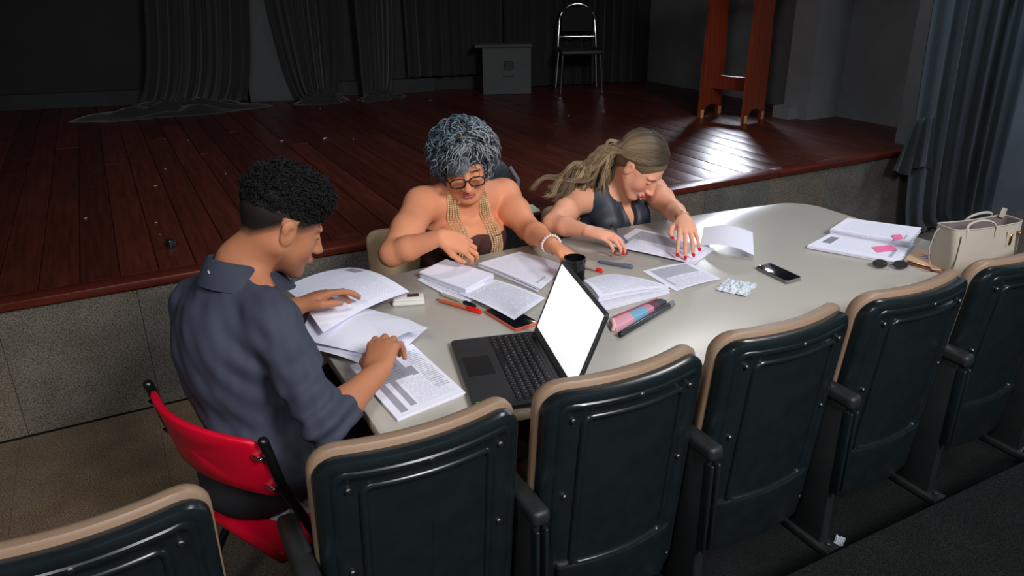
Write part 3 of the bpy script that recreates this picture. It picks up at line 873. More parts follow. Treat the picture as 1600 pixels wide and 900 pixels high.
# --- piles in front of the curly haired woman
zt = TZ + 0.0045
pile('under_papers', [PZ(700, 410, zt), PZ(790, 444, zt), PZ(722, 474, zt), PZ(652, 437, zt)], TZ + 0.001, 0.0035, 2, M['paper_text'], 'thin printed papers lying under the white pile at the table edge', jit=0.003, seed=2)
zt = TZ + 0.024
pile('paper_pile', [PZ(697, 405, zt), PZ(771, 428, zt), PZ(727, 452, zt), PZ(655, 425, zt)], TZ + 0.006, 0.018, 6, M['paper_plain'], 'small white paper pile in front of the moving hand', jit=0.002, seed=3, zf=lambda u, v: 0.004 * (u - 0.5) ** 2)
zt = TZ + 0.014
pile('paper_pile', [PZ(812, 393, zt), PZ(884, 415, zt), PZ(842, 450, zt), PZ(747, 411, zt)], TZ + 0.001, 0.013, 5, M['paper_faint'], 'white paper pile left of the black cup', jit=0.006, seed=4, zf=lambda u, v: 0.004 * math.sin(PI * u))
# --- phone with orange case below a curled page
def slab_quad(name, quad, z0, h, m, parent, r=0.008, bev=0.0015):
    """rounded prism on four ordered points (xy)"""
    q = [Vector((p[0], p[1])) for p in quad]
    def ring(ins, z):
        c = sum(q, Vector((0, 0))) / 4
        out = []
        for i in range(4):
            a, b, d = q[i - 1], q[i], q[(i + 1) % 4]
            e0 = (a - b).normalized(); e1 = (d - b).normalized()
            bi = b + (e0 + e1) * ins
            p0 = bi + e0 * r; p1 = bi + e1 * r
            for k in range(6):
                t = k / 5; s = (1 - t) ** 2 * p0 + 2 * t * (1 - t) * bi + t * t * p1
                out.append((s.x, s.y, z))
        return out
    mb = MB().loft([ring(bev, z0), ring(0, z0 + bev), ring(0, z0 + h - bev), ring(bev, z0 + h)])
    return mb.build(name, m, parent, smooth=40)
def rel(quad, c): return [(p[0] - c[0], p[1] - c[1]) for p in quad]
def mid(quad): return sum((Vector(p) for p in quad), Vector()) / len(quad)
M['orange_case'] = mat('orange_case', (214, 98, 72), 0.35)
M['screen_dark'] = mat('screen_dark', (16, 18, 24), 0.12)
def phone(name, quad, z, h, mcase, label, shrink=0.06):
    c = mid(quad); t = empty(name, (c.x, c.y, z)); tag(t, label, 'phone')
    q = rel(quad, c)
    slab_quad('case', q, 0, h, mcase, t, 0.010)
    s = slab_quad('screen', [(x * (1 - shrink), y * (1 - shrink)) for x, y in q], h - 0.0005, 0.0013, M['screen_dark'], t, 0.008, 0.0004)
    slab_quad('camera_slot', [(q[0][0] * 0.72 + q[1][0] * 0.14 + x * 0.05, q[0][1] * 0.72 + q[1][1] * 0.14 + y * 0.05) for x, y in q], h + 0.0006, 0.0006, M['black_metal'], s, 0.001, 0.0002)
    return t
A = PZ(806, 515, TZ + 0.009); B = PZ(786, 503, TZ + 0.009); d1 = (B - A).normalized(); d2 = Vector((-d1.y, d1.x, 0))
if d2.x < 0: d2 = -d2
phone('phone', [A, A + d2 * 0.082, A + d2 * 0.082 + d1 * 0.165, A + d1 * 0.165], TZ + 0.0005, 0.009, M['orange_case'], 'phone in an orange case half hidden under a printed page')
single('printed_page', [PZ(773, 437, TZ + 0.012), PZ(852, 466, TZ + 0.014), PZ(803, 500, TZ + 0.013), PZ(716, 459, TZ + 0.006)], M['paper_text'], 'printed text page lying over the orange phone behind the laptop', zf=lambda u, v: 0.006 * math.sin(PI * u) * (1 - 0.3 * v), th=0.0012)
# --- laptop
M['laptop_shell'] = mat('laptop_shell', (40, 43, 46), 0.45, var=0.06, scale=30)
M['laptop_key'] = mat('laptop_key', (24, 26, 29), 0.4)
M['legend'] = mat('legend', (118, 122, 128), 0.6)
M['screen_lit'] = mat('screen_lit', (255, 255, 255), 0.3, emit=((250, 252, 255), 1.0))
def laptop():
    c = Vector((0.711, 1.729, 0)); c2 = Vector((0.617, 1.375, 0))
    ax = (c2 - c).normalized()                      # along the width, towards the seats
    dp = Vector((-ax.y, ax.x, 0))                   # front edge -> hinge
    W, Dp = 0.366, 0.241
    ctr = c + ax * W / 2 + dp * Dp / 2
    t = empty('laptop', (ctr.x, ctr.y, TZ + 0.001), math.atan2(ax.y, ax.x))
    tag(t, 'open black laptop with a bright white screen on the table', 'laptop')
    # local: x along width, y = towards the hinge
    def rr(w, d, r, z): return [(x, y, z) for x, y in rrect(w, d, r, 5)]
    b = MB().loft([rr(W - 0.012, Dp - 0.012, 0.010, 0.0), rr(W, Dp, 0.012, 0.006), rr(W, Dp, 0.012, 0.015), rr(W - 0.003, Dp - 0.003, 0.011, 0.0165)]).build('base', M['laptop_shell'], t, smooth=30)
    MB().rbox((-0.02, -0.072, 0.0168), (0.105, 0.07, 0.0008), 0.0003, 1).build('trackpad', M['laptop_key'], b)
    MB().rbox((0, 0.038, 0.0166), (0.336, 0.108, 0.0006), 0.0002, 1).build('keyboard_well', mat('key_well', (14, 15, 17), 0.5), b)
    key = bpy.data.meshes.new('key')
    mb = MB().rbox((0, 0, 0.0010), (0.0158, 0.0148, 0.0020), 0.0006, 1)
    nf = len(mb.f); mb.box((-0.003, 0.002, 0.0021), (0.0030, 0.0034, 0.0002)); key.from_pydata(mb.v, [], mb.f); key.materials.append(M['laptop_key']); key.materials.append(M['legend'])
    for i, p in enumerate(key.polygons): p.material_index = 1 if i >= nf else 0
    key.update()
    kw = bpy.data.meshes.new('space_key'); mb2 = MB().rbox((0, 0, 0.0010), (0.0905, 0.0148, 0.0020), 0.0006, 1); kw.from_pydata(mb2.v, [], mb2.f); kw.materials.append(M['laptop_key']); kw.update()
    for r in range(6):
        for cc in range(18):
            x = -0.159 + cc * 0.0187
            if r == 0 and 4 <= cc <= 8:
                if cc == 6:
                    o = obj('space_key', kw, None, b); o.location = (x, -0.008 + r * 0.0182, 0.0168)
                continue
            o = obj('key', key, None, b); o.location = (x, -0.008 + r * 0.0182, 0.0168)
    MB().rbox((0, 0.104, 0.0168), (0.30, 0.008, 0.0006), 0.0002, 1).build('speaker_strip', M['black_metal'], b)
    s1 = MB().rbox((0.160, -0.105, 0.0168), (0.017, 0.013, 0.0004), 0.0001, 1).build('green_sticker', mat('sticker_green', (70, 190, 40), 0.4), b)
    MB().box((0.160, -0.106, 0.01705), (0.011, 0.003, 0.0002)).build('sticker_print', M['legend'], s1)
    s2 = MB().rbox((0.174, -0.104, 0.0168), (0.010, 0.012, 0.0004), 0.0001, 1).build('blue_sticker', mat('sticker_blue', (25, 55, 120), 0.4), b)
    MB().box((0.174, -0.104, 0.01705), (0.003, 0.007, 0.0002)).build('sticker_print', M['legend'], s2)
    # lid
    th = math.radians(21); Hh = 0.222
    up = Vector((0, math.sin(th), math.cos(th))); nrm = Vector((0, -math.cos(th), math.sin(th)))
    o0 = Vector((0, Dp / 2 - 0.006, 0.015))
    rot = Matrix((Vector((1, 0, 0)), up, nrm)).transposed()
    def L(x, y, z): return o0 + rot @ Vector((x, y, z))
    lid = MB().loft([[L(x, y + Hh / 2, z) for x, y in rrect(w, h, r, 5)] for w, h, r, z in ((W - 0.004, Hh - 0.004, 0.010, -0.007), (W, Hh, 0.011, -0.005), (W, Hh, 0.011, -0.001), (W - 0.002, Hh - 0.002, 0.010, 0.0))]).build('lid', M['laptop_shell'], t, smooth=30)
    bz = MB()
    ow, oh = W - 0.004, Hh - 0.004; iw, ih = W - 0.022, Hh - 0.030
    ro = rrect(ow, oh, 0.008, 5); ri = rrect(iw, ih, 0.001, 5)
    bz.loft([[L(x, y + Hh / 2, 0.0) for x, y in ro], [L(x, y + Hh / 2, 0.0015) for x, y in ro], [L(x, y + Hh / 2 + 0.006, 0.0015) for x, y in ri], [L(x, y + Hh / 2 + 0.006, 0.0008) for x, y in ri]], cap1=False)
    bz.build('bezel', mat('bezel_grey', (78, 80, 82), 0.5), lid)
    MB().loft([[L(x, y + Hh / 2 + 0.006, z) for x, y in rrect(iw, ih, 0.001, 5)] for z in (0.0002, 0.0009)]).build('display', M['screen_lit'], lid)
    MB().tube([L(-0.13, -0.002, -0.002), L(0.13, -0.002, -0.002)], 0.006, 10).build('hinge', M['black_metal'], lid, smooth=50)
    MB().sphere(L(0, Hh - 0.006, 0.0016), 0.0018, 8, 5).build('webcam', M['black_metal'], lid)
laptop()
# --- black cup
def cup():
    c = PZ(898, 402, TZ + 0.10)
    t = empty('black_cup', (c.x, c.y, TZ)); tag(t, 'black drinking cup standing behind the laptop screen', 'cup')
    m = mat('cup_black', (14, 16, 17), 0.18)
    r = 0.0345
    MB().lathe([(r * 0.86, 0.001), (r * 0.9, 0.004), (r * 0.97, 0.05), (r, 0.097), (r, 0.100), (r - 0.003, 0.100), (r - 0.0035, 0.096), (r * 0.88, 0.02), (0.001, 0.018)], n=40, cap1=False).build('cup_wall', m, t, smooth=40)
    for z in (0.030, 0.062, 0.088): MB().tube([((r * (0.94 + 0.06 * z / 0.1) + 0.0006) * math.cos(a), (r * (0.94 + 0.06 * z / 0.1) + 0.0006) * math.sin(a), z) for a in [2 * PI * k / 40 for k in range(40)]], 0.0012, 6, closed=True).build('rim_band', m, t, smooth=60)
    return c
cup_c = cup()
# --- thick fanned pile right of the laptop
zt = TZ + 0.052
A_ = [PZ(912, 436, zt), PZ(962, 416, zt), PZ(1046, 446, TZ + 0.028), PZ(936, 464, zt)]
A_ = [Vector((p.x, p.y, 0)) for p in A_]
pile('fanned_pile', [A_[0], A_[1], A_[2], A_[3]], TZ + 0.001, 0.046, 14, M['paper_text'], 'thick fanned pile of printed pages right of the laptop screen', jit=0.0035, seed=6, zf=lambda u, v: 0.006 * math.sin(PI * v) - 0.022 * u * u + 0.006 * (1 - v) * (1 - u))
zt = TZ + 0.0012
single('form_sheet', [PZ(1004, 424, zt), PZ(1076, 410, zt), PZ(1127, 436, zt), PZ(1056, 455, zt)], M['paper_table'], 'printed sheet with grey table block sticking out from the fanned pile', zf=lambda u, v: 0.004 * math.sin(PI * u))
# --- papers of the blonde woman
zt = TZ + 0.004
pile('stapled_pages', [PZ(1010, 360, zt), PZ(1116, 388, zt), PZ(1084, 412, zt), PZ(975, 386, zt)], TZ + 0.001, 0.003, 3, M['paper_text'], 'lower stapled pages sticking out right under the hands of the blonde woman', jit=0.002, seed=8)
zt = TZ + 0.007
single('open_page', [PZ(994, 357, zt), PZ(1106, 386, zt), PZ(1072, 410, zt), PZ(950, 384, zt)], M['paper_table'], 'top printed page with grey heading that the blonde woman is filling in', zf=lambda u, v: 0.003 * math.sin(PI * u), th=0.001)
single('turned_page', [PZ(1099, 357, TZ + 0.012), PZ(1176, 365, TZ + 0.022), PZ(1178, 399, TZ + 0.018), PZ(1094, 384, TZ + 0.010)], M['paper_plain'], 'blank turned-over page right of the hand with red nails', zf=lambda u, v: 0.018 * math.sin(PI * u) + 0.004 * v)
# --- two piles with pink notes
zt = TZ + 0.013
pile('noted_pile', [PZ(1300, 363, zt), PZ(1428, 377, zt), PZ(1405, 409, zt), PZ(1262, 383, zt)], TZ + 0.001, 0.012, 5, M['paper_stampnote'], 'lower white paper pile with a grey stamp and a pink note', jit=0.005, seed=9, zf=lambda u, v: 0.001 * u)
zt2 = TZ + 0.031
pile('noted_pile', [PZ(1325, 340, zt2), PZ(1440, 357, zt2), PZ(1420, 379, zt2), PZ(1298, 357, zt2)], TZ + 0.0145, 0.016, 6, M['paper_faint'], 'upper white paper pile with a pink note next to the handbag', jit=0.003, seed=10, zf=lambda u, v: 0.004 * u * u)
M['pink_note'] = mat('pink_note', (246, 120, 168), 0.7)
z1 = TZ + 0.0145
single('sticky_note', [PZ(1361, 386, z1), PZ(1393, 383.5, z1), PZ(1402, 391, z1), PZ(1371, 394.5, z1)], M['pink_note'], 'larger pink sticky note on the lower white pile', 'note', zf=lambda u, v: 0.002 * u)
z1 = TZ + 0.0345
single('sticky_note', [PZ(1393, 368, z1), PZ(1408, 367, z1), PZ(1411, 373, z1), PZ(1398, 375.5, z1)], M['pink_note'], 'smaller pink sticky note on the upper white pile', 'note', zf=lambda u, v: 0.002 * v)
# --- pens
def pen(name, a, b, r, mbody, mtip, label, clear=False, z=None):
    a = PZ(a[0], a[1], (z or TZ) + r + 0.0006); b = PZ(b[0], b[1], (z or TZ) + r + 0.0006)
    t = empty(name, (a.x, a.y, a.z)); tag(t, label, 'pen')
    d = b - a
    P = lambda s: d * s
    MB().tube([P(0.0), P(0.08), P(0.72)], [r * 0.85, r, r], 10).build('barrel', mbody, t, smooth=50)
    MB().tube([P(0.66), P(0.67), P(0.97), P(1.0)], [r * 0.9, r * 1.15, r * 1.15, r * 0.8], 10).build('cap', mtip, t, smooth=50)
    MB().tube([P(-0.07), P(0.0)], [r * 0.2, r * 0.7], 8).build('tip', M['steel'], t, smooth=50)
    s = Vector((0, 0, r * 1.25)); MB().tube([P(0.95) + s, P(0.72) + s], r * 0.3, 6).build('clip', mtip, t, smooth=50)
M['pen_red'] = mat('pen_red', (226, 36, 30), 0.3); M['pen_orange'] = mat('pen_orange', (200, 96, 60), 0.35); M['pen_blue'] = mat('pen_blue', (92, 102, 128), 0.4); M['pen_dark'] = mat('pen_dark', (28, 30, 38), 0.35); M['pen_clear'] = mat('pen_clear', (190, 178, 165), 0.2)
pen('pen', (686, 469), (752, 488), 0.006, M['pen_orange'], M['pen_red'], 'orange pen with bright red cap left of the printed text page')
pen('pen', (690, 459), (743, 479), 0.0055, M['pen_clear'], M['pen_dark'], 'clear pen with dark cap lying beside the red-capped pen')
pen('pen', (938, 409), (989, 417), 0.006, M['pen_blue'], M['pen_blue'], 'grey-blue pen lying right of the black cup')
pen('pen', (912, 416), (942, 424), 0.0055, M['pen_clear'], M['pen_red'], 'red-capped pen beside the black cup')
def held_pen(a, b, r, m, m2, label):
    a = Vector(a); b = Vector(b); t = empty('pen', tuple(a)); tag(t, label, 'pen'); d = b - a
    MB().tube([d * 0, d * 0.03, d * 0.85], [r * 0.8, r, r], 10).build('barrel', m, t, smooth=50)
    MB().tube([d * 0.85, d * 0.97, d], [r, r * 0.45, r * 0.15], 10).build('tip', m2, t, smooth=50)
    MB().tube([d * -0.01, d * 0.28], [r * 1.12, r * 1.12], 10).build('cap', m2, t, smooth=50)
held_pen(PZ(955, 353, 0.862), PZ(981, 379, 0.760), 0.0045, M['pen_blue'], M['pen_dark'], 'dark blue pen held in the writing hand of the blonde woman')
# --- white handheld device
c = PZ(638, 463, TZ + 0.022)
t = empty('white_device', (c.x, c.y, TZ + 0.0005), math.radians(-20)); tag(t, 'small white box device with a dark window behind the held papers', 'device')
wm = mat('white_plastic', (222, 220, 214), 0.3)
MB().rbox((0, 0, 0.007), (0.098, 0.050, 0.014), 0.004, 2).build('lower_shell', wm, t, smooth=40)
MB().rbox((0, 0, 0.018), (0.094, 0.047, 0.009), 0.004, 2).build('upper_shell', wm, t, smooth=40)
MB().rbox((0.014, 0.004, 0.0225), (0.036, 0.024, 0.002), 0.0006, 1).build('window', M['screen_dark'], t)
# --- pencil case with pastel bands and a dark ruler tube
def pouch():
    z = TZ + 0.0
    quad = [PZ(956, 496, TZ + 0.014), PZ(1028, 466, TZ + 0.014), PZ(1042, 469, TZ + 0.014), PZ(962, 512, TZ + 0.014)]
    c = mid(quad); t = empty('pencil_case', (c.x, c.y, TZ + 0.001)); tag(t, 'flat pink and blue pencil case between laptop and fanned pile', 'pencil case')
    q = [Vector((p.x - c.x, p.y - c.y, 0)) for p in quad]
    k = NT('pouch_cloth'); uvn = k.t.nodes.new('ShaderNodeUVMap').outputs[0]; sp = k.n('ShaderNodeSeparateXYZ'); k.link(uvn, sp.inputs[0])
    cr = k.n('ShaderNodeValToRGB'); k.link(sp.outputs[0], cr.inputs[0]); cr.color_ramp.interpolation = 'CONSTANT'
    e = cr.color_ramp.elements; e[0].position = 0; e[0].color = lin((226, 160, 176)); e[1].position = 0.34; e[1].color = lin((120, 176, 206))
    for pos, cc in ((0.62, (206, 140, 160)), (0.74, (96, 66, 76)), (0.86, (60, 62, 70))):
        x = e.new(pos); x.color = lin(cc)
    k.link(cr.outputs[0], k.b.inputs['Base Color']); k.b.inputs['Roughness'].default_value = 0.7
    me = sheet_mesh([q[0], q[1], q[2], q[3]], lambda u, v: 0.006 * math.sin(PI * min(1, max(0, v))) ** 0.5 * 0.6, 0.010, 20, 10)
    obj('pouch', me, k.m, t)
    MB().tube([q[3].lerp(q[0], 0.2) + Vector((-0.012, -0.008, 0.002)), q[3].lerp(q[0], 0.2) + Vector((-0.002, 0.0, 0.016)), q[3].lerp(q[0], 0.7) + Vector((-0.004, 0, 0.018)), q[3].lerp(q[0], 0.8) + Vector((-0.012, 0, 0.004))], 0.006, 8, flat=0.5).build('folded_tab', mat('pouch_tab', (228, 186, 182), 0.7), t, smooth=50)
    MB().tube([q[0].lerp(q[1], 0.02) + Vector((0, 0, 0.012)), q[0].lerp(q[1], 0.98) + Vector((0, 0, 0.012))], 0.003, 6).build('zip', mat('zip_red', (150, 60, 70), 0.5), t, smooth=50)
    a = PZ(969, 523, TZ + 0.011); b = PZ(1050, 475, TZ + 0.011)
    t2 = empty('ruler_tube', (a.x, a.y, TZ + 0.011)); tag(t2, 'dark grey tube with clear end cap along the pencil case', 'tube')
    d = b - a
    MB().tube([d * 0, d * 0.01, d * 0.99, d], [0.0075, 0.009, 0.009, 0.0075], 12).build('tube_body', mat('tube_grey', (52, 56, 60), 0.3), t2, smooth=50)
    MB().tube([d * 0.93, d * 0.935, d * 1.02], [0.009, 0.0100, 0.0095], 12).build('end_cap', mat('cap_clear', (120, 124, 126), 0.15), t2, smooth=50)
    MB().tube([d * 0.0, d * -0.012], [0.0085, 0.006], 12).build('end_plug', M['black_metal'], t2, smooth=50)
pouch()
# --- crumpled note
def crumple(name, c, rx, ry, h, m, label, seed, rz=0.0):
    r = np.random.RandomState(seed); n = 13; V = []; F = []
    g = r.uniform(0, 1, (n + 1, n + 1))
    for s in (0, 1):
        for j in range(n + 1):
            for i in range(n + 1):
                u, v = i / n * 2 - 1, j / n * 2 - 1
                e = 1 - 0.5 * max(abs(u), abs(v)) ** 2
                x = u * rx * (1 + 0.10 * (g[j, i] - 0.5)); y = v * ry * (1 + 0.12 * (g[i, j] - 0.5))
                z = h * (0.18 + 0.9 * g[j, i] * e) + 0.0008 * s
                V.append((x, y, z))
    W = n + 1; K = W * W
    for j in range(n):
        for i in range(n):
            a = j * W + i
            F += [(K + a, K + a + 1, K + a + W + 1), (K + a, K + a + W + 1, K + a + W), (a + 1, a, a + W), (a + 1, a + W, a + W + 1)]
    for i in range(n):
        F.append((i, i + 1, K + i + 1, K + i)); a = n * W + i; F.append((a + 1, a, K + a, K + a + 1)); a = i * W; F.append((a + W, a, K + a, K + a + W)); a = i * W + n; F.append((a, a + W, K + a + W, K + a))
    o = MB().add(V, F).build(name, m); o.location = c; o.rotation_euler = (0, 0, rz)
    return tag(o, label, 'paper')
M['crumple_white'] = mat('crumple_white', (222, 230, 236), 0.6, col2=(196, 208, 222), scale=30)
c = PZ(1151, 450, TZ); crumple('crumpled_paper', (c.x, c.y, TZ - 0.002), 0.058, 0.050, 0.013, M['crumple_white'], 'crumpled translucent white paper in the middle of the table', 5, math.radians(28))
c = PZ(1311, 848, TIER_Z); crumple('litter_scrap', (c.x, c.y, TIER_Z - 0.001), 0.020, 0.014, 0.018, M['crumple_white'], 'small crumpled white litter scrap on the dark floor behind the seats', 6, 0.5)
# --- dark phone with clear case
M['clear_case'] = mat('clear_case', (120, 118, 112), 0.2)
zp = TZ + 0.011
A = PZ(1180, 416, zp); B = PZ(1203, 410, zp); C2 = PZ(1254, 433, zp); D2 = PZ(1230, 440, zp)
phone('phone', [A, B, C2, D2], TZ + 0.0005, 0.010, M['clear_case'], 'black smartphone in a clear case lying alone on the table', 0.05)
# --- folded sunglasses
def sunglasses():
    c = PZ(1390, 419, TZ)
    t = empty('sunglasses', (c.x, c.y, TZ + 0.003), math.radians(-38)); t.scale = (0.95, 0.95, 0.62); tag(t, 'folded wire-framed sunglasses in front of the noted paper piles', 'glasses')
    ml = mat('lens_smoke', (52, 50, 46), 0.1, alpha=None)
    for s in (-1, 1):
        pts = [(s * 0.034 + 0.026 * math.cos(a), 0.004 * math.cos(a) + 0.016 * math.sin(a), 0.019 + 0.015 * math.sin(a)) for a in [2 * PI * k / 24 for k in range(24)]]
        rm = MB().tube(pts, 0.0013, 6, closed=True).build('rim', M['steel'], t, smooth=60)
        MB().loft([[(x, y - 0.0006, z) for x, y, z in pts], [(x, y + 0.0006, z) for x, y, z in pts]]).build('lens', ml, rm)
        MB().tube([(s * 0.063, 0.0, 0.032), (s * 0.060, 0.006, 0.030), (s * 0.01, 0.010 + 0.006 * s, 0.018), (-s * 0.050, 0.014 + 0.005 * s, 0.006), (-s * 0.068, 0.014 + 0.005 * s, 0.003)], 0.0016, 6).build('temple', M['steel'], t, smooth=60)
    MB().tube([(-0.008, 0, 0.030), (0, -0.002, 0.034), (0.008, 0, 0.030)], 0.0014, 6).build('bridge', M['steel'], t, smooth=60)
sunglasses()
# --- kraft notebook with blue print and copper pen on its edge
def notebook():
    zt = TZ + 0.013
    quad = [PZ(1432, 387, zt), PZ(1496, 394, zt), PZ(1472, 421, zt), PZ(1412, 405, zt)]
    c = mid(quad); t = empty('notebook', (c.x, c.y, TZ + 0.001)); tag(t, 'kraft notebook with blue star print lying beside the handbag', 'notebook')
    q = rel(quad, c)
    slab_quad('back_cover', q, 0.0, 0.0018, mat('kraft', (196, 160, 124), 0.7, var=0.06, scale=30), t, 0.006, 0.0005)
    slab_quad('pages', [(x * 0.97, y * 0.97) for x, y in q], 0.0018, 0.008, M['paper_edge'], t, 0.004, 0.0003)
    cv = slab_quad('front_cover', q, 0.0098, 0.002, bpy.data.materials['kraft'], t, 0.006, 0.0005)
    bl = mat('print_blue', (88, 98, 150), 0.7)
    cx = (PZ(1455, 402, zt) - c)
    for k in range(8):
        a = 2 * PI * k / 8
        pet = [(cx.x + 0.006 * math.cos(a), cx.y + 0.006 * math.sin(a)), (cx.x + 0.022 * math.cos(a - 0.28), cx.y + 0.022 * math.sin(a - 0.28)), (cx.x + 0.038 * math.cos(a), cx.y + 0.038 * math.sin(a)), (cx.x + 0.022 * math.cos(a + 0.28), cx.y + 0.022 * math.sin(a + 0.28))]
        MB().prism(pet, 0.0118, 0.0121).build('print_petal', bl, cv)
    a = PZ(1413, 408, TZ + 0.008); b = PZ(1474, 425, TZ + 0.008)
    t2 = empty('copper_pen', (a.x, a.y, TZ + 0.0075)); tag(t2, 'copper-coloured pen lying along the notebook edge', 'pen')
    d = Vector((b.x - a.x, b.y - a.y, 0)); s = Vector((0.004, -0.010, 0))
    MB().tube([s, s + d * 0.04, s + d * 0.97, s + d], [0.004, 0.0065, 0.0065, 0.004], 12).build('pen_barrel', M['copper'], t2, smooth=50)
    MB().tube([s + d * 0.12, s + d * 0.14], [0.0072, 0.0072], 12).build('pen_ring', M['steel'], t2, smooth=50)
notebook()
# --- handbag
def handbag():
    a = Vector((2.345, 1.385, 0)); b = Vector((2.63, 1.335, 0)); d = (b - a); Lg = d.length
    t = empty('handbag', ((a.x + b.x) / 2, (a.y + b.y) / 2 + 0.05, TZ), math.atan2(d.y, d.x))
    tag(t, 'pale grey-beige leather handbag with open top and two thin handles', 'handbag')
    m = mat('bag_leather', (190, 182, 168), 0.45, var=0.05, scale=10, bump=0.12, bscale=300, bdist=0.001)
    ml = mat('bag_lining', (120, 108, 108), 0.8, var=0.1, scale=14)
    h = 0.158; dp = 0.105
    def ring(w, dd, z, sag=0.0, r=0.018):
        return [(x, y, z + sag * (1 - (2 * x / w) ** 2)) for x, y in sub(rrect(w, dd, r, 5))]
    def sub(o):
        out = []
        for i in range(len(o)):
            p = Vector(o[i]); q = Vector(o[(i + 1) % len(o)]); k = 8 if i % 6 == 5 else 1
            for j in range(k): s = p.lerp(q, j / k); out.append((s.x, s.y))
        return out
    rg = [ring(Lg * 0.90, dp * 0.9, 0.001), ring(Lg * 0.91, dp, 0.006), ring(Lg * 0.94, dp * 1.02, 0.06), ring(Lg * 0.97, dp * 0.92, 0.11), ring(Lg, dp * 0.80, h, -0.006), ring(Lg - 0.006, dp * 0.8 - 0.006, h, -0.006), ring(Lg * 0.95, dp * 0.75, 0.10), ring(Lg * 0.88, dp * 0.8, 0.02)]
    MB().loft(rg[:6], cap1=False).build('bag_body', m, t, smooth=60)
    MB().loft(rg[5:], cap0=False).build('lining', ml, t, smooth=60)
    tr = [(x, y, z + 0.001) for x, y, z in rg[4]]
    MB().tube(tr, 0.0022, 6, closed=True).build('top_piping', m, t, smooth=60)
    for y, nm in ((-dp * 0.41, 0), (dp * 0.41, 1)):
        s = -1 if y < 0 else 1
        # handle: rises from two anchor points and flops outward over the bag mouth
        x0, x1 = (-0.01, 0.095) if s > 0 else (-0.10, 0.02)
        pts = [(x0, y + s * 0.003, h - 0.045), (x0, y + s * 0.004, h - 0.005)]
        for k in range(9):
            q = PI * k / 8
            pts.append(((x0 + x1) / 2 - (x1 - x0) / 2 * math.cos(q), y - s * 0.012 * math.sin(q), h + 0.020 * math.sin(q)))
        pts += [(x1, y + s * 0.004, h - 0.005), (x1, y + s * 0.003, h - 0.045)]
        MB().tube(pts, 0.0042, 8, flat=0.6).build('handle', m, t, smooth=60)
    # long side loop hanging at the left
    lp = [(-Lg / 2 - 0.002, 0.02, h - 0.01), (-Lg / 2 - 0.022, 0.015, h - 0.02), (-Lg / 2 - 0.040, 0.010, 0.09), (-Lg / 2 - 0.042, 0.0, 0.05), (-Lg / 2 - 0.030, -0.008, 0.020), (-Lg / 2 + 0.004, -0.012, 0.012)]
    MB().tube(lp, 0.0035, 8, flat=0.6).build('side_strap', m, t, smooth=60)
    yf = -dp * 0.46
    MB().rbox((0.085, yf - 0.002, 0.105), (0.030, 0.004, 0.060), 0.0015, 1).build('front_tab', m, t, smooth=40)
    MB().rbox((0.085, yf - 0.005, 0.106), (0.010, 0.004, 0.040), 0.0015, 1).build('gold_clasp', M['gold'], t, smooth=40)
    MB().tube([(0.116, yf - 0.002, 0.13), (0.116, yf - 0.004, 0.03)], 0.005, 8, flat=0.5).build('front_strap', mat('strap_dark', (96, 82, 78), 0.5), t, smooth=50)
    MB().sphere((0.116, yf - 0.007, 0.125), 0.006, 8, 6).build('gold_stud', M['copper'], t, smooth=60)
    MB().rbox((Lg / 2 - 0.015, dp * 0.30, h + 0.010), (0.024, 0.004, 0.034), 0.0015, 1, Matrix.Rotation(0.3, 3, 'Y')).build('end_tab', m, t, smooth=40)
    MB().tube([(-0.125, yf - 0.001, h - 0.02), (-0.130, yf - 0.003, 0.06), (-0.135, yf - 0.001, 0.008)], 0.0016, 6).build('corner_seam', bpy.data.materials['strap_dark'], t, smooth=50)
handbag()
# --- leaflet and box on the stage edge between the women
simple_card('leaflet', [(814, 324), (832, 321), (844, 330), (826, 335)], STAGE_Z + 0.004, 0.006, mat('leaflet', (214, 220, 216), 0.6, col2=(180, 206, 150), scale=26), 'small white leaflet on the stage edge between the two women', 'paper')
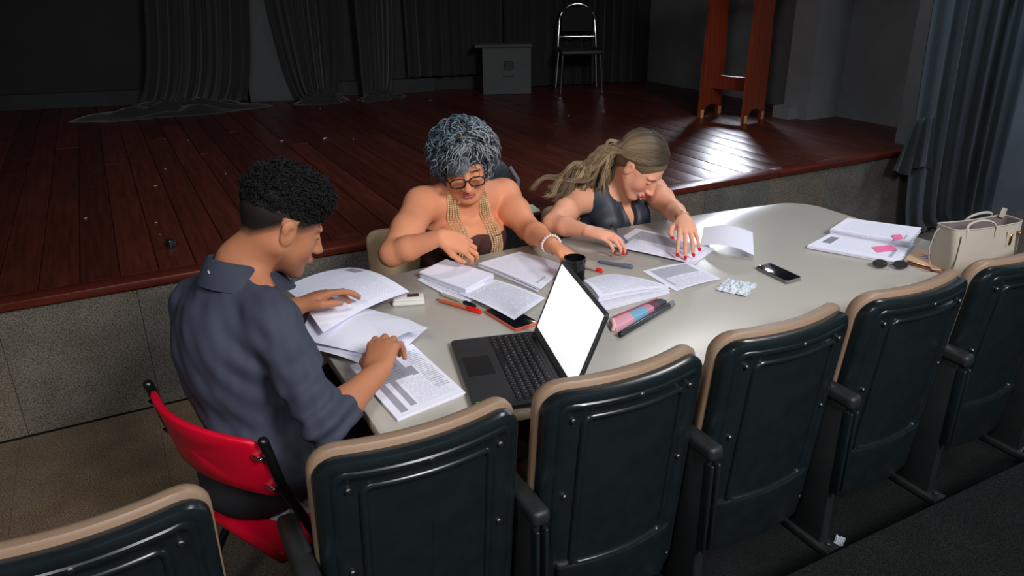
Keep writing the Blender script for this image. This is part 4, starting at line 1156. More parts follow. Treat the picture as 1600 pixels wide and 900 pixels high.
# ================================================================== PEOPLE: sculpting kit
class Sculpt:
    """distance field on a grid, blended limb by limb, then turned into one closed skin"""
    def __init__(s, lo, hi, h):
        s.lo = np.array(lo, float); s.h = h
        s.n = np.ceil((np.array(hi) - s.lo) / h).astype(int) + 1
        s.D = np.full(s.n, 0.5, np.float32)
        s.ax = [s.lo[i] + h * np.arange(s.n[i]) for i in range(3)]
    def _sub(s, lo, hi):
        a = np.maximum(0, np.floor((lo - s.lo) / s.h).astype(int)); b = np.minimum(s.n, np.ceil((hi - s.lo) / s.h).astype(int) + 1)
        if np.any(b <= a): return None
        sl = tuple(slice(a[i], b[i]) for i in range(3))
        P = np.meshgrid(*[s.ax[i][sl[i]].astype(np.float32) for i in range(3)], indexing='ij', sparse=True)
        return sl, P
    def _put(s, sl, d, k, op):
        A = s.D[sl]
        if op == 'u':
            if k <= 0: s.D[sl] = np.minimum(A, d); return
            h = np.clip(0.5 + 0.5 * (A - d) / k, 0, 1); s.D[sl] = A * (1 - h) + d * h - k * h * (1 - h)
        elif op == 's':
            d = -d
            if k <= 0: s.D[sl] = np.maximum(A, d); return
            h = np.clip(0.5 - 0.5 * (A - d) / k, 0, 1); s.D[sl] = A * (1 - h) + d * h + k * h * (1 - h)
    def ell(s, c, r, k=0.01, R=None, op='u'):
        c = np.array(c, float); r = np.array(r, float) if hasattr(r, '__len__') else np.array([r] * 3, float)
        m = r.max() + 3 * k + 0.012
        q = s._sub(c - m, c + m)
        if q is None: return s
        sl, (X, Y, Z) = q
        X = X - c[0]; Y = Y - c[1]; Z = Z - c[2]
        if R is not None:
            X, Y, Z = (R[0, 0] * X + R[1, 0] * Y + R[2, 0] * Z, R[0, 1] * X + R[1, 1] * Y + R[2, 1] * Z, R[0, 2] * X + R[1, 2] * Y + R[2, 2] * Z)
        k0 = np.sqrt((X / r[0]) ** 2 + (Y / r[1]) ** 2 + (Z / r[2]) ** 2); k1 = np.sqrt((X / r[0] ** 2) ** 2 + (Y / r[1] ** 2) ** 2 + (Z / r[2] ** 2) ** 2) + 1e-6
        s._put(sl, (k0 * (k0 - 1) / k1).astype(np.float32), k, op)
        return s
    def cone(s, a, b, ra, rb, k=0.01, op='u', fx=1.0):
        a = np.array(a, float); b = np.array(b, float)
        m = max(ra, rb) + 3 * k + 0.012
        q = s._sub(np.minimum(a, b) - m, np.maximum(a, b) + m)
        if q is None: return s
        sl, (X, Y, Z) = q
        d = b - a; L2 = float(d @ d) + 1e-9
        t = np.clip(((X - a[0]) * d[0] + (Y - a[1]) * d[1] + (Z - a[2]) * d[2]) / L2, 0, 1)
        dist = np.sqrt((X - a[0] - t * d[0]) ** 2 + (Y - a[1] - t * d[1]) ** 2 + (Z - a[2] - t * d[2]) ** 2) - (ra + (rb - ra) * t)
        s._put(sl, dist.astype(np.float32), k, op)
        return s
    def chain(s, pts, rad, k=0.01):
        for i in range(len(pts) - 1): s.cone(pts[i], pts[i + 1], rad[i], rad[i + 1], k)
        return s
    def cut(s, p, n, k=0.0):
        """remove everything on the +n side of the plane"""
        n = np.array(n, float); n = n / np.linalg.norm(n); p = np.array(p, float)
        X, Y, Z = np.meshgrid(*[a.astype(np.float32) for a in s.ax], indexing='ij', sparse=True)
        d = (X - p[0]) * n[0] + (Y - p[1]) * n[1] + (Z - p[2]) * n[2]
        s.D = np.maximum(s.D, d.astype(np.float32))
        return s
    def cut_near(s, p, n, rad):
        n = np.array(n, float); n = n / np.linalg.norm(n); p = np.array(p, float)
        q = s._sub(p + n * rad * 0.6 - rad, p + n * rad * 0.6 + rad)
        if q is None: return s
        sl, (X, Y, Z) = q
        d = (X - p[0]) * n[0] + (Y - p[1]) * n[1] + (Z - p[2]) * n[2]
        s.D[sl] = np.maximum(s.D[sl], d.astype(np.float32))
        return s
    def wrinkle(s, fn):
        X, Y, Z = np.meshgrid(*[a.astype(np.float32) for a in s.ax], indexing='ij', sparse=True)
        s.D = s.D + fn(X, Y, Z).astype(np.float32)
        return s
    def skin(s):
        D = s.D
        D[0] = 0.5; D[-1] = 0.5; D[:, 0] = 0.5; D[:, -1] = 0.5; D[:, :, 0] = 0.5; D[:, :, -1] = 0.5
        S = (D < 0)
        nx, ny, nz = D.shape
        cnt = np.zeros((nx - 1, ny - 1, nz - 1), np.int8)
        for i in (0, 1):
            for j in (0, 1):
                for k in (0, 1): cnt += S[i:nx - 1 + i, j:ny - 1 + j, k:nz - 1 + k]
        act = np.argwhere((cnt > 0) & (cnt < 8))
        idm = np.full(cnt.shape, -1, np.int32); idm[act[:, 0], act[:, 1], act[:, 2]] = np.arange(len(act))
        acc = np.zeros((len(act), 3)); num = np.zeros(len(act))
        cor = [(i, j, k) for i in (0, 1) for j in (0, 1) for k in (0, 1)]
        val = {c: D[act[:, 0] + c[0], act[:, 1] + c[1], act[:, 2] + c[2]] for c in cor}
        for c in cor:
            for ax in range(3):
                if c[ax] == 0:
                    e = list(c); e[ax] = 1; e = tuple(e)
                    a, b = val[c], val[e]; m = (a < 0) != (b < 0)
                    t = np.where(m, a / np.where(m, a - b, 1), 0)
                    p = np.tile(np.array(c, float), (len(act), 1)); p[:, ax] = t
                    acc += np.where(m[:, None], p, 0); num += m
        V = (act + acc / num[:, None]) * s.h + s.lo
        F = []
        for ax in range(3):
            u, v = (ax + 1) % 3, (ax + 2) % 3
            a = [slice(None)] * 3; b = [slice(None)] * 3; a[ax] = slice(0, -1); b[ax] = slice(1, None)
            m = S[tuple(a)] != S[tuple(b)]
            e = np.argwhere(m)
            e = e[(e[:, u] > 0) & (e[:, v] > 0)]
            ins = S[e[:, 0], e[:, 1], e[:, 2]]
            def cell(du, dv):
                q = e.copy(); q[:, u] -= du; q[:, v] -= dv
                return idm[q[:, 0], q[:, 1], q[:, 2]]
            quad = np.stack([cell(1, 1), cell(0, 1), cell(0, 0), cell(1, 0)], 1)
            quad[~ins] = quad[~ins][:, ::-1]
            F.append(quad)
        F = np.concatenate(F)
        F = F[(F >= 0).all(1)]
        return V, F
def np_mesh(name, V, F, col=None):
    me = bpy.data.meshes.new(name)
    nf, k = F.shape
    me.vertices.add(len(V)); me.vertices.foreach_set('co', np.asarray(V, np.float32).ravel())
    me.loops.add(nf * k); me.loops.foreach_set('vertex_index', np.asarray(F, np.int32).ravel())
    me.polygons.add(nf); me.polygons.foreach_set('loop_start', np.arange(0, nf * k, k, dtype=np.int32))
    me.update(calc_edges=True)
    me.polygons.foreach_set('use_smooth', np.ones(nf, bool))
    if col is not None:
        at = me.color_attributes.new('Col', 'FLOAT_COLOR', 'POINT')
        c4 = np.ones((len(V), 4), np.float32); c4[:, :3] = col; at.data.foreach_set('color', c4.ravel())
    return me
def smooth_mesh(V, F, it=2, lam=0.5):
    n = len(V)
    a = np.concatenate([F[:, [0, 1]], F[:, [1, 2]], F[:, [2, 3]], F[:, [3, 0]]]); a = np.concatenate([a, a[:, ::-1]])
    deg = np.bincount(a[:, 0], minlength=n)[:, None]
    for q in range(it):
        s = np.stack([np.bincount(a[:, 0], weights=V[a[:, 1], i], minlength=n) for i in range(3)], 1)
        l = lam if q % 2 == 0 else -lam * 1.02
        V = V + l * (s / np.maximum(deg, 1) - V)
    return V
def attr_mat(name, rough, sub=0.0, spec=0.4, bump=0.0, bscale=200, bdist=0.001, sheen=0.0):
    k = NT(name); at = k.n('ShaderNodeAttribute', attribute_name='Col')
    k.link(at.outputs['Color'], k.b.inputs['Base Color'])
    k.b.inputs['Roughness'].default_value = rough; k.b.inputs['Specular IOR Level'].default_value = spec
    if sub:
        k.b.inputs['Subsurface Weight'].default_value = sub; k.b.inputs['Subsurface Radius'].default_value = (0.010, 0.004, 0.002); k.b.inputs['Subsurface Scale'].default_value = 1.0
    if bump:
        g = k.t.nodes.new('ShaderNodeNewGeometry'); k.bump(k.noise(g.outputs['Position'], bscale, 3), bump, bdist)
    return k.m
M['skin'] = attr_mat('skin', 0.55, 0.12, 0.3, 0.25, 400, 0.0006)
M['hair'] = attr_mat('hair', 0.5, 0, 0.4)
M['hair_dark'] = attr_mat('hair_dark', 0.7, 0, 0.2)

def frame(fwd, up=(0, 0, 1)):
    """columns: forward, left, up"""
    f = np.array(fwd, float); f /= np.linalg.norm(f); u = np.array(up, float)
    l = np.cross(u, f); l /= np.linalg.norm(l); u = np.cross(f, l)
    return np.stack([f, l, u], 1)
def head_frame(yaw, pitch, roll=0.0):
    """yaw: heading of the face in degrees from +X, pitch: degrees looking down, roll: tilt to the own left"""
    a, p, r = math.radians(yaw), math.radians(pitch), math.radians(roll)
    f = np.array([math.cos(a) * math.cos(p), math.sin(a) * math.cos(p), -math.sin(p)])
    B = frame(f)
    l, u = B[:, 1].copy(), B[:, 2].copy()
    B[:, 1] = l * math.cos(r) - u * math.sin(r); B[:, 2] = u * math.cos(r) + l * math.sin(r)
    return B
class Head:
    def __init__(s, c, B, sc=1.0): s.c = np.array(c, float); s.B = B; s.sc = sc
    def w(s, p): return s.c + s.B @ (np.array(p, float) * s.sc)
    def loc(s, V): return ((V - s.c) @ s.B) / s.sc
    def sculpt(s, S, neck, neck_r=0.055, jaw=1.0, nose=1.0, cheek=1.0):
        sc = s.sc
        def E(c, r, k, op='u'): S.ell(s.w(c), np.array(r, float) * sc, k * sc, s.B, op)
        def C(a, b, ra, rb, k): S.cone(s.w(a), s.w(b), ra * sc, rb * sc, k * sc)
        E((-0.018, 0, 0.032), (0.098, 0.076, 0.086), 0.01)             # cranium
        E((0.028, 0, -0.028), (0.064, 0.060, 0.085), 0.03)             # face mass
        for q in (-1, 1):
            C((-0.005, q * 0.050 * jaw, -0.045), (0.062, q * 0.018, -0.100), 0.022, 0.018, 0.025)   # jaw line
            E((0.052, q * 0.036, -0.034), (0.024 * cheek, 0.024 * cheek, 0.026), 0.02)      # cheek
            E((0.070, q * 0.030, 0.021), (0.015, 0.027, 0.009), 0.012)  # brow
        E((0.070, 0, -0.101), (0.019, 0.021, 0.017), 0.018)             # chin
        for q in (-1, 1):
            E((0.100, q * 0.032, 0.002), (0.019, 0.021, 0.013), 0.012, 's')   # sockets
            E((0.072, q * 0.032, 0.001), (0.0145, 0.0155, 0.0125), 0.004)     # lids
        C((0.086, 0, 0.010), (0.109 * 1.0, 0, -0.034), 0.0075, 0.0105 * nose, 0.010)
        E((0.110, 0, -0.036), (0.0115 * nose, 0.0115 * nose, 0.0095), 0.006)
        for q in (-1, 1):
            E((0.099, q * 0.0125 * nose, -0.039), (0.0105, 0.0075, 0.0075), 0.005)
            E((0.106, q * 0.0065, -0.0475), (0.005, 0.0035, 0.004), 0.003, 's')
        E((0.088, 0, -0.066), (0.014, 0.026, 0.014), 0.012)             # mouth mound
        E((0.099, 0, -0.0615), (0.0075, 0.021, 0.0045), 0.003)          # upper lip
        E((0.097, 0, -0.0725), (0.0085, 0.0185, 0.0055), 0.003)         # lower lip
        E((0.108, 0, -0.0668), (0.010, 0.024, 0.0013), 0.002, 's')      # lip line
        for q in (-1, 1):                                               # ears
            E((-0.010, q * 0.077, -0.008), (0.019, 0.0075, 0.031), 0.004)
            E((-0.016, q * 0.081, 0.006), (0.017, 0.008, 0.020), 0.004)
            E((-0.007, q * 0.089, -0.004), (0.009, 0.007, 0.015), 0.004, 's')
        S.cone(s.w((-0.030, 0, -0.045)), neck, neck_r * 0.95 * sc, neck_r, 0.03)
    def paint(s, V, col, lips, brow, base):
        """base colour array is changed in place: lips, brows, lashes"""
        L = s.loc(V)
        f = (L[:, 0] > 0.06) & (L[:, 0] < 0.13)
        m = f & (np.abs(L[:, 1]) < 0.022) & (L[:, 2] < -0.0570) & (L[:, 2] > -0.0785) & (L[:, 0] > 0.085); col[m] = lips
        bz = 0.0215 - 3.5 * (np.abs(L[:, 1]) - 0.032) ** 2
        m = f & (np.abs(L[:, 2] - bz) < 0.0038) & (np.abs(L[:, 1]) > 0.013) & (np.abs(L[:, 1]) < 0.050); col[m] = brow
        m = f & (np.abs(L[:, 2] + 0.0045) < 0.0020) & (np.abs(np.abs(L[:, 1]) - 0.032) < 0.0145); col[m] = np.array(brow) * 0.6
        return L
def hand(S, wrist, d, dorsal, side, curl=(20, 25, 20), thumb=(0.6, 0.5), size=1.0, spread=6, curls=None, wr=0.026, nails=None):
    """wrist point, direction to the knuckles, back-of-hand normal, side=+1 when the thumb is on cross(dorsal, d)"""
    d = np.array(d, float); d /= np.linalg.norm(d); n = np.array(dorsal, float); n = n - d * (n @ d); n /= np.linalg.norm(n)
    lat = np.cross(n, d) * side; W = np.array(wrist, float); z = size
    kn = []
    offs = [(0.027, 0.088), (0.009, 0.092), (-0.010, 0.087), (-0.027, 0.078)]
    for i, (o, l) in enumerate(offs):
        k = W + d * l * z + lat * o * z - n * (0.002 + 0.004 * (i == 3)) * z
        kn.append(k)
        S.cone(W + d * 0.012 * z + lat * o * 0.55 * z, k, 0.0165 * z, 0.0108 * z, 0.010)
    S.ell(W + d * 0.045 * z, np.array([0.045, 0.032, 0.0145]) * z, 0.012, np.stack([d, lat, n], 1))
    lens = [(0.043, 0.026, 0.021), (0.048, 0.030, 0.022), (0.044, 0.028, 0.021), (0.035, 0.021, 0.019)]
    tips = []
    for i in range(4):
        cu = curls[i] if curls else curl
        a = 0.0; p = kn[i]; sp = math.radians((1.4 - i) * spread)
        f0 = d * math.cos(sp) + lat * math.sin(sp)
        for j in range(3):
            a += math.radians(cu[j])
            dirv = f0 * math.cos(a) - n * math.sin(a)
            q = p + dirv * lens[i][j] * z
            r0 = (0.0093, 0.0083, 0.0075)[j] * z * (0.9 if i == 3 else 1); r1 = (0.0083, 0.0075, 0.0062)[j] * z * (0.9 if i == 3 else 1)
            S.cone(p, q, r0, r1, 0.0025)
            p = q
        tips.append((p, dirv, f0 * math.sin(a) + n * math.cos(a)))
    # thumb
    o, c = thumb
    b0 = W + d * 0.020 * z + lat * 0.020 * z - n * 0.004 * z
    d1 = d * (1 - 0.4 * o) + lat * o - n * 0.35 * c; d1 /= np.linalg.norm(d1)
    b1 = b0 + d1 * 0.042 * z
    d2 = d * 1.0 + lat * (0.35 * o) - n * 0.55 * c; d2 /= np.linalg.norm(d2)
    b2 = b1 + d2 * 0.032 * z
    d3 = d * 1.0 - lat * 0.15 - n * 0.6 * c; d3 /= np.linalg.norm(d3)
    b3 = b2 + d3 * 0.024 * z
    S.cone(b0, b1, 0.0155 * z, 0.0115 * z, 0.009); S.cone(b1, b2, 0.0108 * z, 0.0095 * z, 0.003); S.cone(b2, b3, 0.0095 * z, 0.0072 * z, 0.002)
    tips.append((b3, d3, n))
    return tips
def nail_parts(tips, m, parent, size=1.0):
    for p, dv, up in tips:
        up = up - dv * (up @ dv); up /= np.linalg.norm(up); lt = np.cross(up, dv)
        c = p + up * 0.0062 * size + dv * 0.001 * size
        rg = []
        for sc_, h in ((1.0, -0.0012), (1.0, 0.0012), (0.7, 0.0020)):
            rg.append([tuple(c + dv * 0.0085 * size * math.cos(a) * sc_ + lt * 0.0058 * size * math.sin(a) * sc_ + up * h) for a in [2 * PI * k / 10 for k in range(10)]])
        MB().loft(rg).build('nail', m, parent, smooth=60)
def strands(name, paths, r0, r1, cols, mat_, parent, sides=4):
    """many tapering hair strands in one mesh; paths: array (n, m, 3)"""
    P = np.asarray(paths, np.float64); n, m, _ = P.shape
    T = np.gradient(P, axis=1); T /= np.linalg.norm(T, axis=2, keepdims=True) + 1e-9
    ref = np.random.RandomState(1).normal(size=(n, 1, 3)); ref = np.repeat(ref, m, 1)
    A = np.cross(T, ref); A /= np.linalg.norm(A, axis=2, keepdims=True) + 1e-9
    Bv = np.cross(T, A)
    tt = np.linspace(0, 1, m)
    rad = (np.asarray(r0).reshape(-1, 1) * np.ones((n, 1))) * (np.minimum(1, (1 - tt) * 3 + 0.25) * np.minimum(1, tt * 6 + 0.5))[None] if r1 is None else (r0 + (r1 - r0) * tt)[None] * np.ones((n, 1))
    ang = 2 * PI * np.arange(sides) / sides
    V = P[:, :, None, :] + rad[:, :, None, None] * (A[:, :, None, :] * np.cos(ang)[None, None, :, None] + Bv[:, :, None, :] * np.sin(ang)[None, None, :, None])
    V = V.reshape(-1, 3)
    i, j, k = np.meshgrid(np.arange(n), np.arange(m - 1), np.arange(sides), indexing='ij')
    base = (i * m + j) * sides
    k2 = (k + 1) % sides
    F = np.stack([base + k, base + k2, base + sides + k2, base + sides + k], -1).reshape(-1, 4)
    col = np.asarray(cols, np.float32)
    col = np.repeat(col, m * sides, 0) if col.ndim == 2 else np.repeat(col.reshape(-1, 3), sides, 0)
    o = obj(name, np_mesh(name, V, F, col), mat_, parent)
    o['kind'] = 'stuff'
    return o
def lc(c): return np.array(lin(c)[:3])
def vnoise(X, Y, Z, f, seed=0):
    """cheap smooth pseudo noise on coordinates"""
    r = np.random.RandomState(seed); o = 0
    for i in range(5):
        k = r.normal(size=3) * f; p = r.uniform(0, 6.28)
        o = o + np.sin(k[0] * X + k[1] * Y + k[2] * Z + p)
    return o / 3.0
def body_obj(S, name, mat_, parent, color, smooth_it=2, paint=None):
    V, F = S.skin()
    V = smooth_mesh(V, F, smooth_it)
    col = np.tile(np.array(color, float), (len(V), 1))
    if paint: paint(V, col)
    return obj(name, np_mesh(name, V, F, col), mat_, parent), V, F
# ================================================================== WOMAN WITH CURLY GREY HAIR AND GLASSES
A_ = np.array
def legs(parent, name, pelvis, knees, ankles, toes, color, rough=0.8, r=(0.085, 0.06, 0.045), shoe=(30, 28, 30), lo=None):
    pts = [pelvis] + list(knees) + list(ankles) + list(toes)
    lo_ = np.min(pts, 0) - 0.16; hi_ = np.max(pts, 0) + 0.16
    lo_[2] = 0.0
    S = Sculpt(lo_, hi_, 0.008)
    S.ell(pelvis, (0.16, 0.14, 0.11), 0.03)
    for k, a in zip(knees, ankles):
        h = pelvis + (k - pelvis) * 0.2
        S.cone(h, k, r[0], r[1], 0.04); S.cone(k, a, r[1], r[2], 0.02)
    o, V, F = body_obj(S, name, attr_mat(name + '_cloth', rough), parent, lc(color), 2); o.location = -parent.location
    for a, t in zip(ankles, toes):
        S2 = Sculpt(np.minimum(a, t) - 0.08, np.maximum(a, t) + 0.08, 0.006)
        g = A_([a[0], a[1], 0.045]); tt = A_([t[0], t[1], 0.038])
        S2.cone(g, tt, 0.042, 0.034, 0.01); S2.cone(A_([a[0], a[1], 0.09]), g, 0.04, 0.042, 0.02); S2.cut((0, 0, 0.004), (0, 0, -1))
        so, _, _ = body_obj(S2, 'shoe', attr_mat('shoe_leather', 0.5), parent, lc(shoe), 2); so.location = -parent.location
def woman_curly():
    t = empty('person', (1.11, 2.60, 0.0)); tag(t, 'seated woman with curly blue-grey hair, glasses, brown strapless top and bead necklaces', 'person')
    inv = A_([1.11, 2.60, 0.0])
    hd = Head((1.093, 2.45, 1.060), head_frame(-109, 20, -6), 1.0)
    sR, sL = A_((0.948, 2.515, 0.915)), A_((1.296, 2.545, 0.893))
    eR, wR = A_((0.765, 2.345, 0.812)), A_((0.893, 2.215, 0.888))
    eL, wL = A_((1.297, 2.350, 0.812)), A_(PZ(862, 383, 0.838))
    S = Sculpt((0.66, 1.96, 0.46), (1.46, 2.76, 1.22), 0.0032)
    S.ell((1.12, 2.555, 0.80), (0.160, 0.100, 0.15), 0.02); S.ell((1.12, 2.57, 0.62), (0.165, 0.125, 0.15), 0.05)
    S.ell((1.12, 2.525, 0.90), (0.150, 0.070, 0.055), 0.05)
    S.ell((1.058, 2.452, 0.775), (0.072, 0.066, 0.075), 0.035); S.ell((1.178, 2.458, 0.772), (0.072, 0.066, 0.075), 0.035)
    nk = A_((1.112, 2.508, 0.935))
    for s_, e_, w_ in ((sR, eR, wR), (sL, eL, wL)):
        S.cone(nk + A_((0, 0.015, 0.01)), s_, 0.046, 0.052, 0.05)
        S.ell(s_, (0.062, 0.060, 0.060), 0.03)
        mid_ = s_ * 0.5 + e_ * 0.5 + A_((0, 0, -0.004))
        S.cone(s_, mid_, 0.060, 0.056, 0.02); S.cone(mid_, e_, 0.056, 0.043, 0.02)
        m2 = e_ * 0.65 + w_ * 0.35
        S.cone(e_, m2, 0.042, 0.042, 0.015); S.cone(m2, w_, 0.042, 0.0265, 0.015)
    hd.sculpt(S, nk, 0.056, jaw=1.15, nose=1.15, cheek=1.15)
    S.ell(hd.w((0.035, 0, -0.095)), A_((0.045, 0.05, 0.03)), 0.03, hd.B)      # soft chin
    # hands
    dR = A_(PY(748, 388, 2.165)) - wR
    hand(S, wR, dR, (0.05, -0.75, 0.6), -1, curls=[(35, 40, 25), (30, 40, 30), (32, 42, 30), (35, 45, 30)], thumb=(0.5, 0.9), size=0.98, spread=4)
    kn = A_(PZ(886, 396, 0.832)) - wL
    hand(S, wL, kn, (0.25, 0.35, 0.9), 1, curls=[(25, 35, 25), (28, 38, 28), (30, 40, 30), (30, 40, 30)], thumb=(0.6, 0.5), size=0.95, spread=5)
    skinc = lc((224, 150, 112))
    def paint(V, col):
        n = vnoise(V[:, 0], V[:, 1], V[:, 2], 30, 3)[:, None]
        col *= 1 + 0.05 * n
        L = hd.paint(V, col, lc((192, 106, 98)), lc((84, 66, 60)), None)
        ck = np.exp(-(((L[:, 0] - 0.07) / 0.03) ** 2 + ((np.abs(L[:, 1]) - 0.04) / 0.02) ** 2 + ((L[:, 2] + 0.03) / 0.02) ** 2))[:, None]
        col[:] = col * (1 - 0.35 * ck) + lc((206, 118, 98)) * 0.35 * ck
    b, V, F = body_obj(S, 'body', M['skin'], t, skinc, 2, paint)
    b.location = -inv
    # tube top
    S2 = Sculpt((0.92, 2.32, 0.46), (1.32, 2.74, 0.90), 0.004)
    S2.ell((1.12, 2.555, 0.80), (0.166, 0.106, 0.156), 0.02); S2.ell((1.12, 2.57, 0.62), (0.172, 0.132, 0.16), 0.05)
    S2.ell((1.058, 2.452, 0.772), (0.079, 0.074, 0.082), 0.045); S2.ell((1.178, 2.458, 0.769), (0.079, 0.074, 0.082), 0.045)
    S2.wrinkle(lambda X, Y, Z: 0.0022 * np.sin(70 * Z + 9 * np.sin(14 * X)) * (Z < 0.80))
    S2.cut((1.12, 2.4, 0.800), (0.02, -0.10, 1.0))
    o, V2, F2 = body_obj(S2, 'strapless_top', attr_mat('brown_knit', 0.8, bump=0.3, bscale=300), t, lc((74, 44, 42)), 2); o.location = -inv
    lg_ = legs(t, 'trousers', A_((1.12, 2.62, 0.545)), [A_((1.02, 2.24, 0.55)), A_((1.22, 2.24, 0.55))], [A_((1.02, 2.27, 0.10)), A_((1.23, 2.27, 0.10))], [A_((1.01, 2.12, 0.04)), A_((1.23, 2.12, 0.04))], (44, 36, 38))
    # necklaces: five strands each side lying on the chest
    from mathutils.bvhtree import BVHTree
    bv1 = BVHTree.FromPolygons([tuple(v) for v in V], [tuple(f) for f in F]); bv2 = BVHTree.FromPolygons([tuple(v) for v in V2], [tuple(f) for f in F2])
    def front(x, z):
        best = None
        for bv in (bv1, bv2):
            h = bv.ray_cast(Vector((x, 2.36, z)), Vector((0, 1, 0)))
            if h[0] is not None and (best is None or h[0].y < best): best = h[0].y
        return best
    beadm = mat('bead_wood', (226, 192, 146), 0.4, col2=(178, 138, 96), scale=40)
    bead = MB().sphere((0, 0, 0), 0.0048, 8, 6)
    for si, (xt, xb) in enumerate(((1.040, 1.052), (1.160, 1.186))):
        for k in range(5):
            mb = MB()
            for q in range(34):
                z = 0.962 - q * 0.0078
                f = min(1, q / 12.0)
                x = xt + (xb - xt) * min(1, q / 26) + (k - 2) * (0.0062 + 0.0042 * f)
                y = front(x, z) if z < 0.935 else None
                if y is None or y > 2.53:
                    y = 2.452 + 0.25 * max(0, z - 0.90)
                mb.add([(vx + x, vy + y - 0.0035 - 0.001 * (k % 2), vz + z) for vx, vy, vz in bead.v], bead.f)
            o = mb.build('bead_strand', beadm, t, smooth=60); o.location = -inv
    # glasses
    gm = mat('glasses_frame', (30, 20, 20), 0.25)
    glm = mat('glasses_lens', (255, 255, 255), 0.03, trans=1.0)
    glm.node_tree.nodes['Principled BSDF'].inputs['IOR'].default_value = 1.05
    def G(p): return Vector(hd.w(p)) - Vector(inv)
    g = empty('glasses', (0, 0, 0)); g.parent = t
    for q in (-1, 1):
        ring = [G((0.108 - 0.010 * abs(math.cos(a) * q * 0.0), q * 0.0335 + 0.0265 * math.copysign(abs(math.cos(a)) ** 0.75, math.cos(a)), -0.006 + 0.0185 * math.copysign(abs(math.sin(a)) ** 0.75, math.sin(a)))) for a in [2 * PI * k / 28 for k in range(28)]]
        MB().tube(ring, 0.0026, 8, closed=True).build('rim', gm, g, smooth=60)
        nv = Vector(hd.B[:, 0])
        MB().loft([[p - nv * 0.0006 for p in ring], [p + nv * 0.0006 for p in ring]]).build('lens', glm, g)
        MB().tube([G((0.107, q * 0.060, 0.004)), G((0.098, q * 0.072, 0.006)), G((0.05, q * 0.0775, 0.005)), G((0.0, q * 0.080, 0.010))], 0.0024, 8).build('temple', gm, g, smooth=60)
    MB().tube([G((0.108, -0.008, 0.0)), G((0.112, 0, 0.003)), G((0.108, 0.008, 0.0))], 0.0026, 8).build('bridge', gm, g, smooth=60)
    # bracelet of pearls on the image-right wrist
    ax = (wL - eL); ax /= np.linalg.norm(ax); Bf = frame(ax)
    pm_ = mat('pearl', (232, 222, 218), 0.25)
    bc = wL - ax * 0.004
    mb = MB()
    for k in range(22):
        a = 2 * PI * k / 22; p = bc + (Bf[:, 1] * math.cos(a) + Bf[:, 2] * math.sin(a)) * 0.0325 - inv
        mb.sphere(tuple(p), 0.0050, 8, 6)
    mb.build('bracelet', pm_, t, smooth=60)
    # pen held in the moving hand
    # hair: volume with curls
    r = np.random.RandomState(11)
    Sh = Sculpt(hd.c - 0.17, hd.c + 0.20, 0.005)
    Sh.ell(hd.w((-0.034, 0, 0.048)), (0.108, 0.102, 0.094), 0.01, hd.B); Sh.ell(hd.w((0.010, 0, 0.088)), (0.085, 0.082, 0.052), 0.04, hd.B)
    Sh.ell(hd.w((-0.05, 0, -0.02)), (0.075, 0.096, 0.075), 0.03, hd.B)
    Sh.ell(hd.w((0.066, -0.026, 0.062)), (0.034, 0.052, 0.030), 0.02, hd.B)
    Sh.ell(hd.w((0.085, 0.006, -0.03)), (0.075, 0.058, 0.078), 0.015, hd.B, 's')      # keep the face free
    Sh.wrinkle(lambda X, Y, Z: 0.004 * vnoise(X, Y, Z, 70, 4))
    V3, F3 = Sh.skin(); V3 = smooth_mesh(V3, F3, 2)
    o = obj('hair', np_mesh('hair', V3, F3, np.tile(lc((46, 58, 66)), (len(V3), 1))), M['hair'], t); o.location = -inv
    # curls rooted on that volume
    nrm = V3 - hd.w((-0.02, 0, 0.02)); nrm /= np.linalg.norm(nrm, axis=1, keepdims=True)
    Ll = hd.loc(V3)
    okm = np.where((Ll[:, 2] > -0.09) & ~((Ll[:, 0] > 0.035) & (Ll[:, 2] < 0.098)))[0]
    n = 1900; idx = r.choice(okm, n)
    P0 = V3[idx] - nrm[idx] * 0.008; N0 = nrm[idx]; L0 = Ll[idx]
    flow = np.cross(N0, r.normal(size=(n, 3))); flow += (-hd.B[:, 2]) * 0.9; flow -= N0 * np.sum(flow * N0, 1, keepdims=True); flow /= np.linalg.norm(flow, axis=1, keepdims=True)
    sd = np.cross(N0, flow)
    m = 12; s = np.linspace(0, 1, m)[None, :, None]
    length = r.uniform(0.040, 0.080, (n, 1, 1)); rad = r.uniform(0.005, 0.0115, (n, 1, 1)); turns = r.uniform(0.6, 1.25, (n, 1, 1)); ph = r.uniform(0, 6.28, (n, 1, 1))
    ang = ph + 2 * PI * turns * s
    P = P0[:, None, :] + flow[:, None, :] * length * s + N0[:, None, :] * (0.010 * np.sin(PI * s) + rad * np.sin(ang)) + sd[:, None, :] * rad * np.cos(ang) - (hd.B[:, 2])[None, None, :] * (0.010 * s * s)
    f1 = np.clip((L0[:, 0] + 0.02) / 0.10 + (L0[:, 1]) / 0.12, 0, 1)[:, None]
    cA, cB, cC = lc((58, 76, 90)), lc((112, 128, 140)), lc((176, 178, 180))
    rr = r.uniform(0, 1, (n, 1))
    cols = cA * (1 - rr) + cB * rr; cols = cols * (1 - f1 * 0.55) + cC * f1 * 0.55 * (0.6 + 0.6 * rr)
    dk = (r.uniform(0, 1, (n, 1)) < 0.28); cols = np.where(dk, lc((38, 48, 56)), cols)
    o = strands('hair_curls', P, r.uniform(0.0013, 0.0028, n), None, cols, M['hair'], t); o.location = -inv
    # swept fringe over the image-left half of the forehead
    n = 420; u = r.uniform(0, 1, n); v = r.uniform(-1, 1, n)
    a0 = A_((0.035, 0.012, 0.122)); 
    P = np.zeros((n, 14, 3)); s = np.linspace(0, 1, 14)
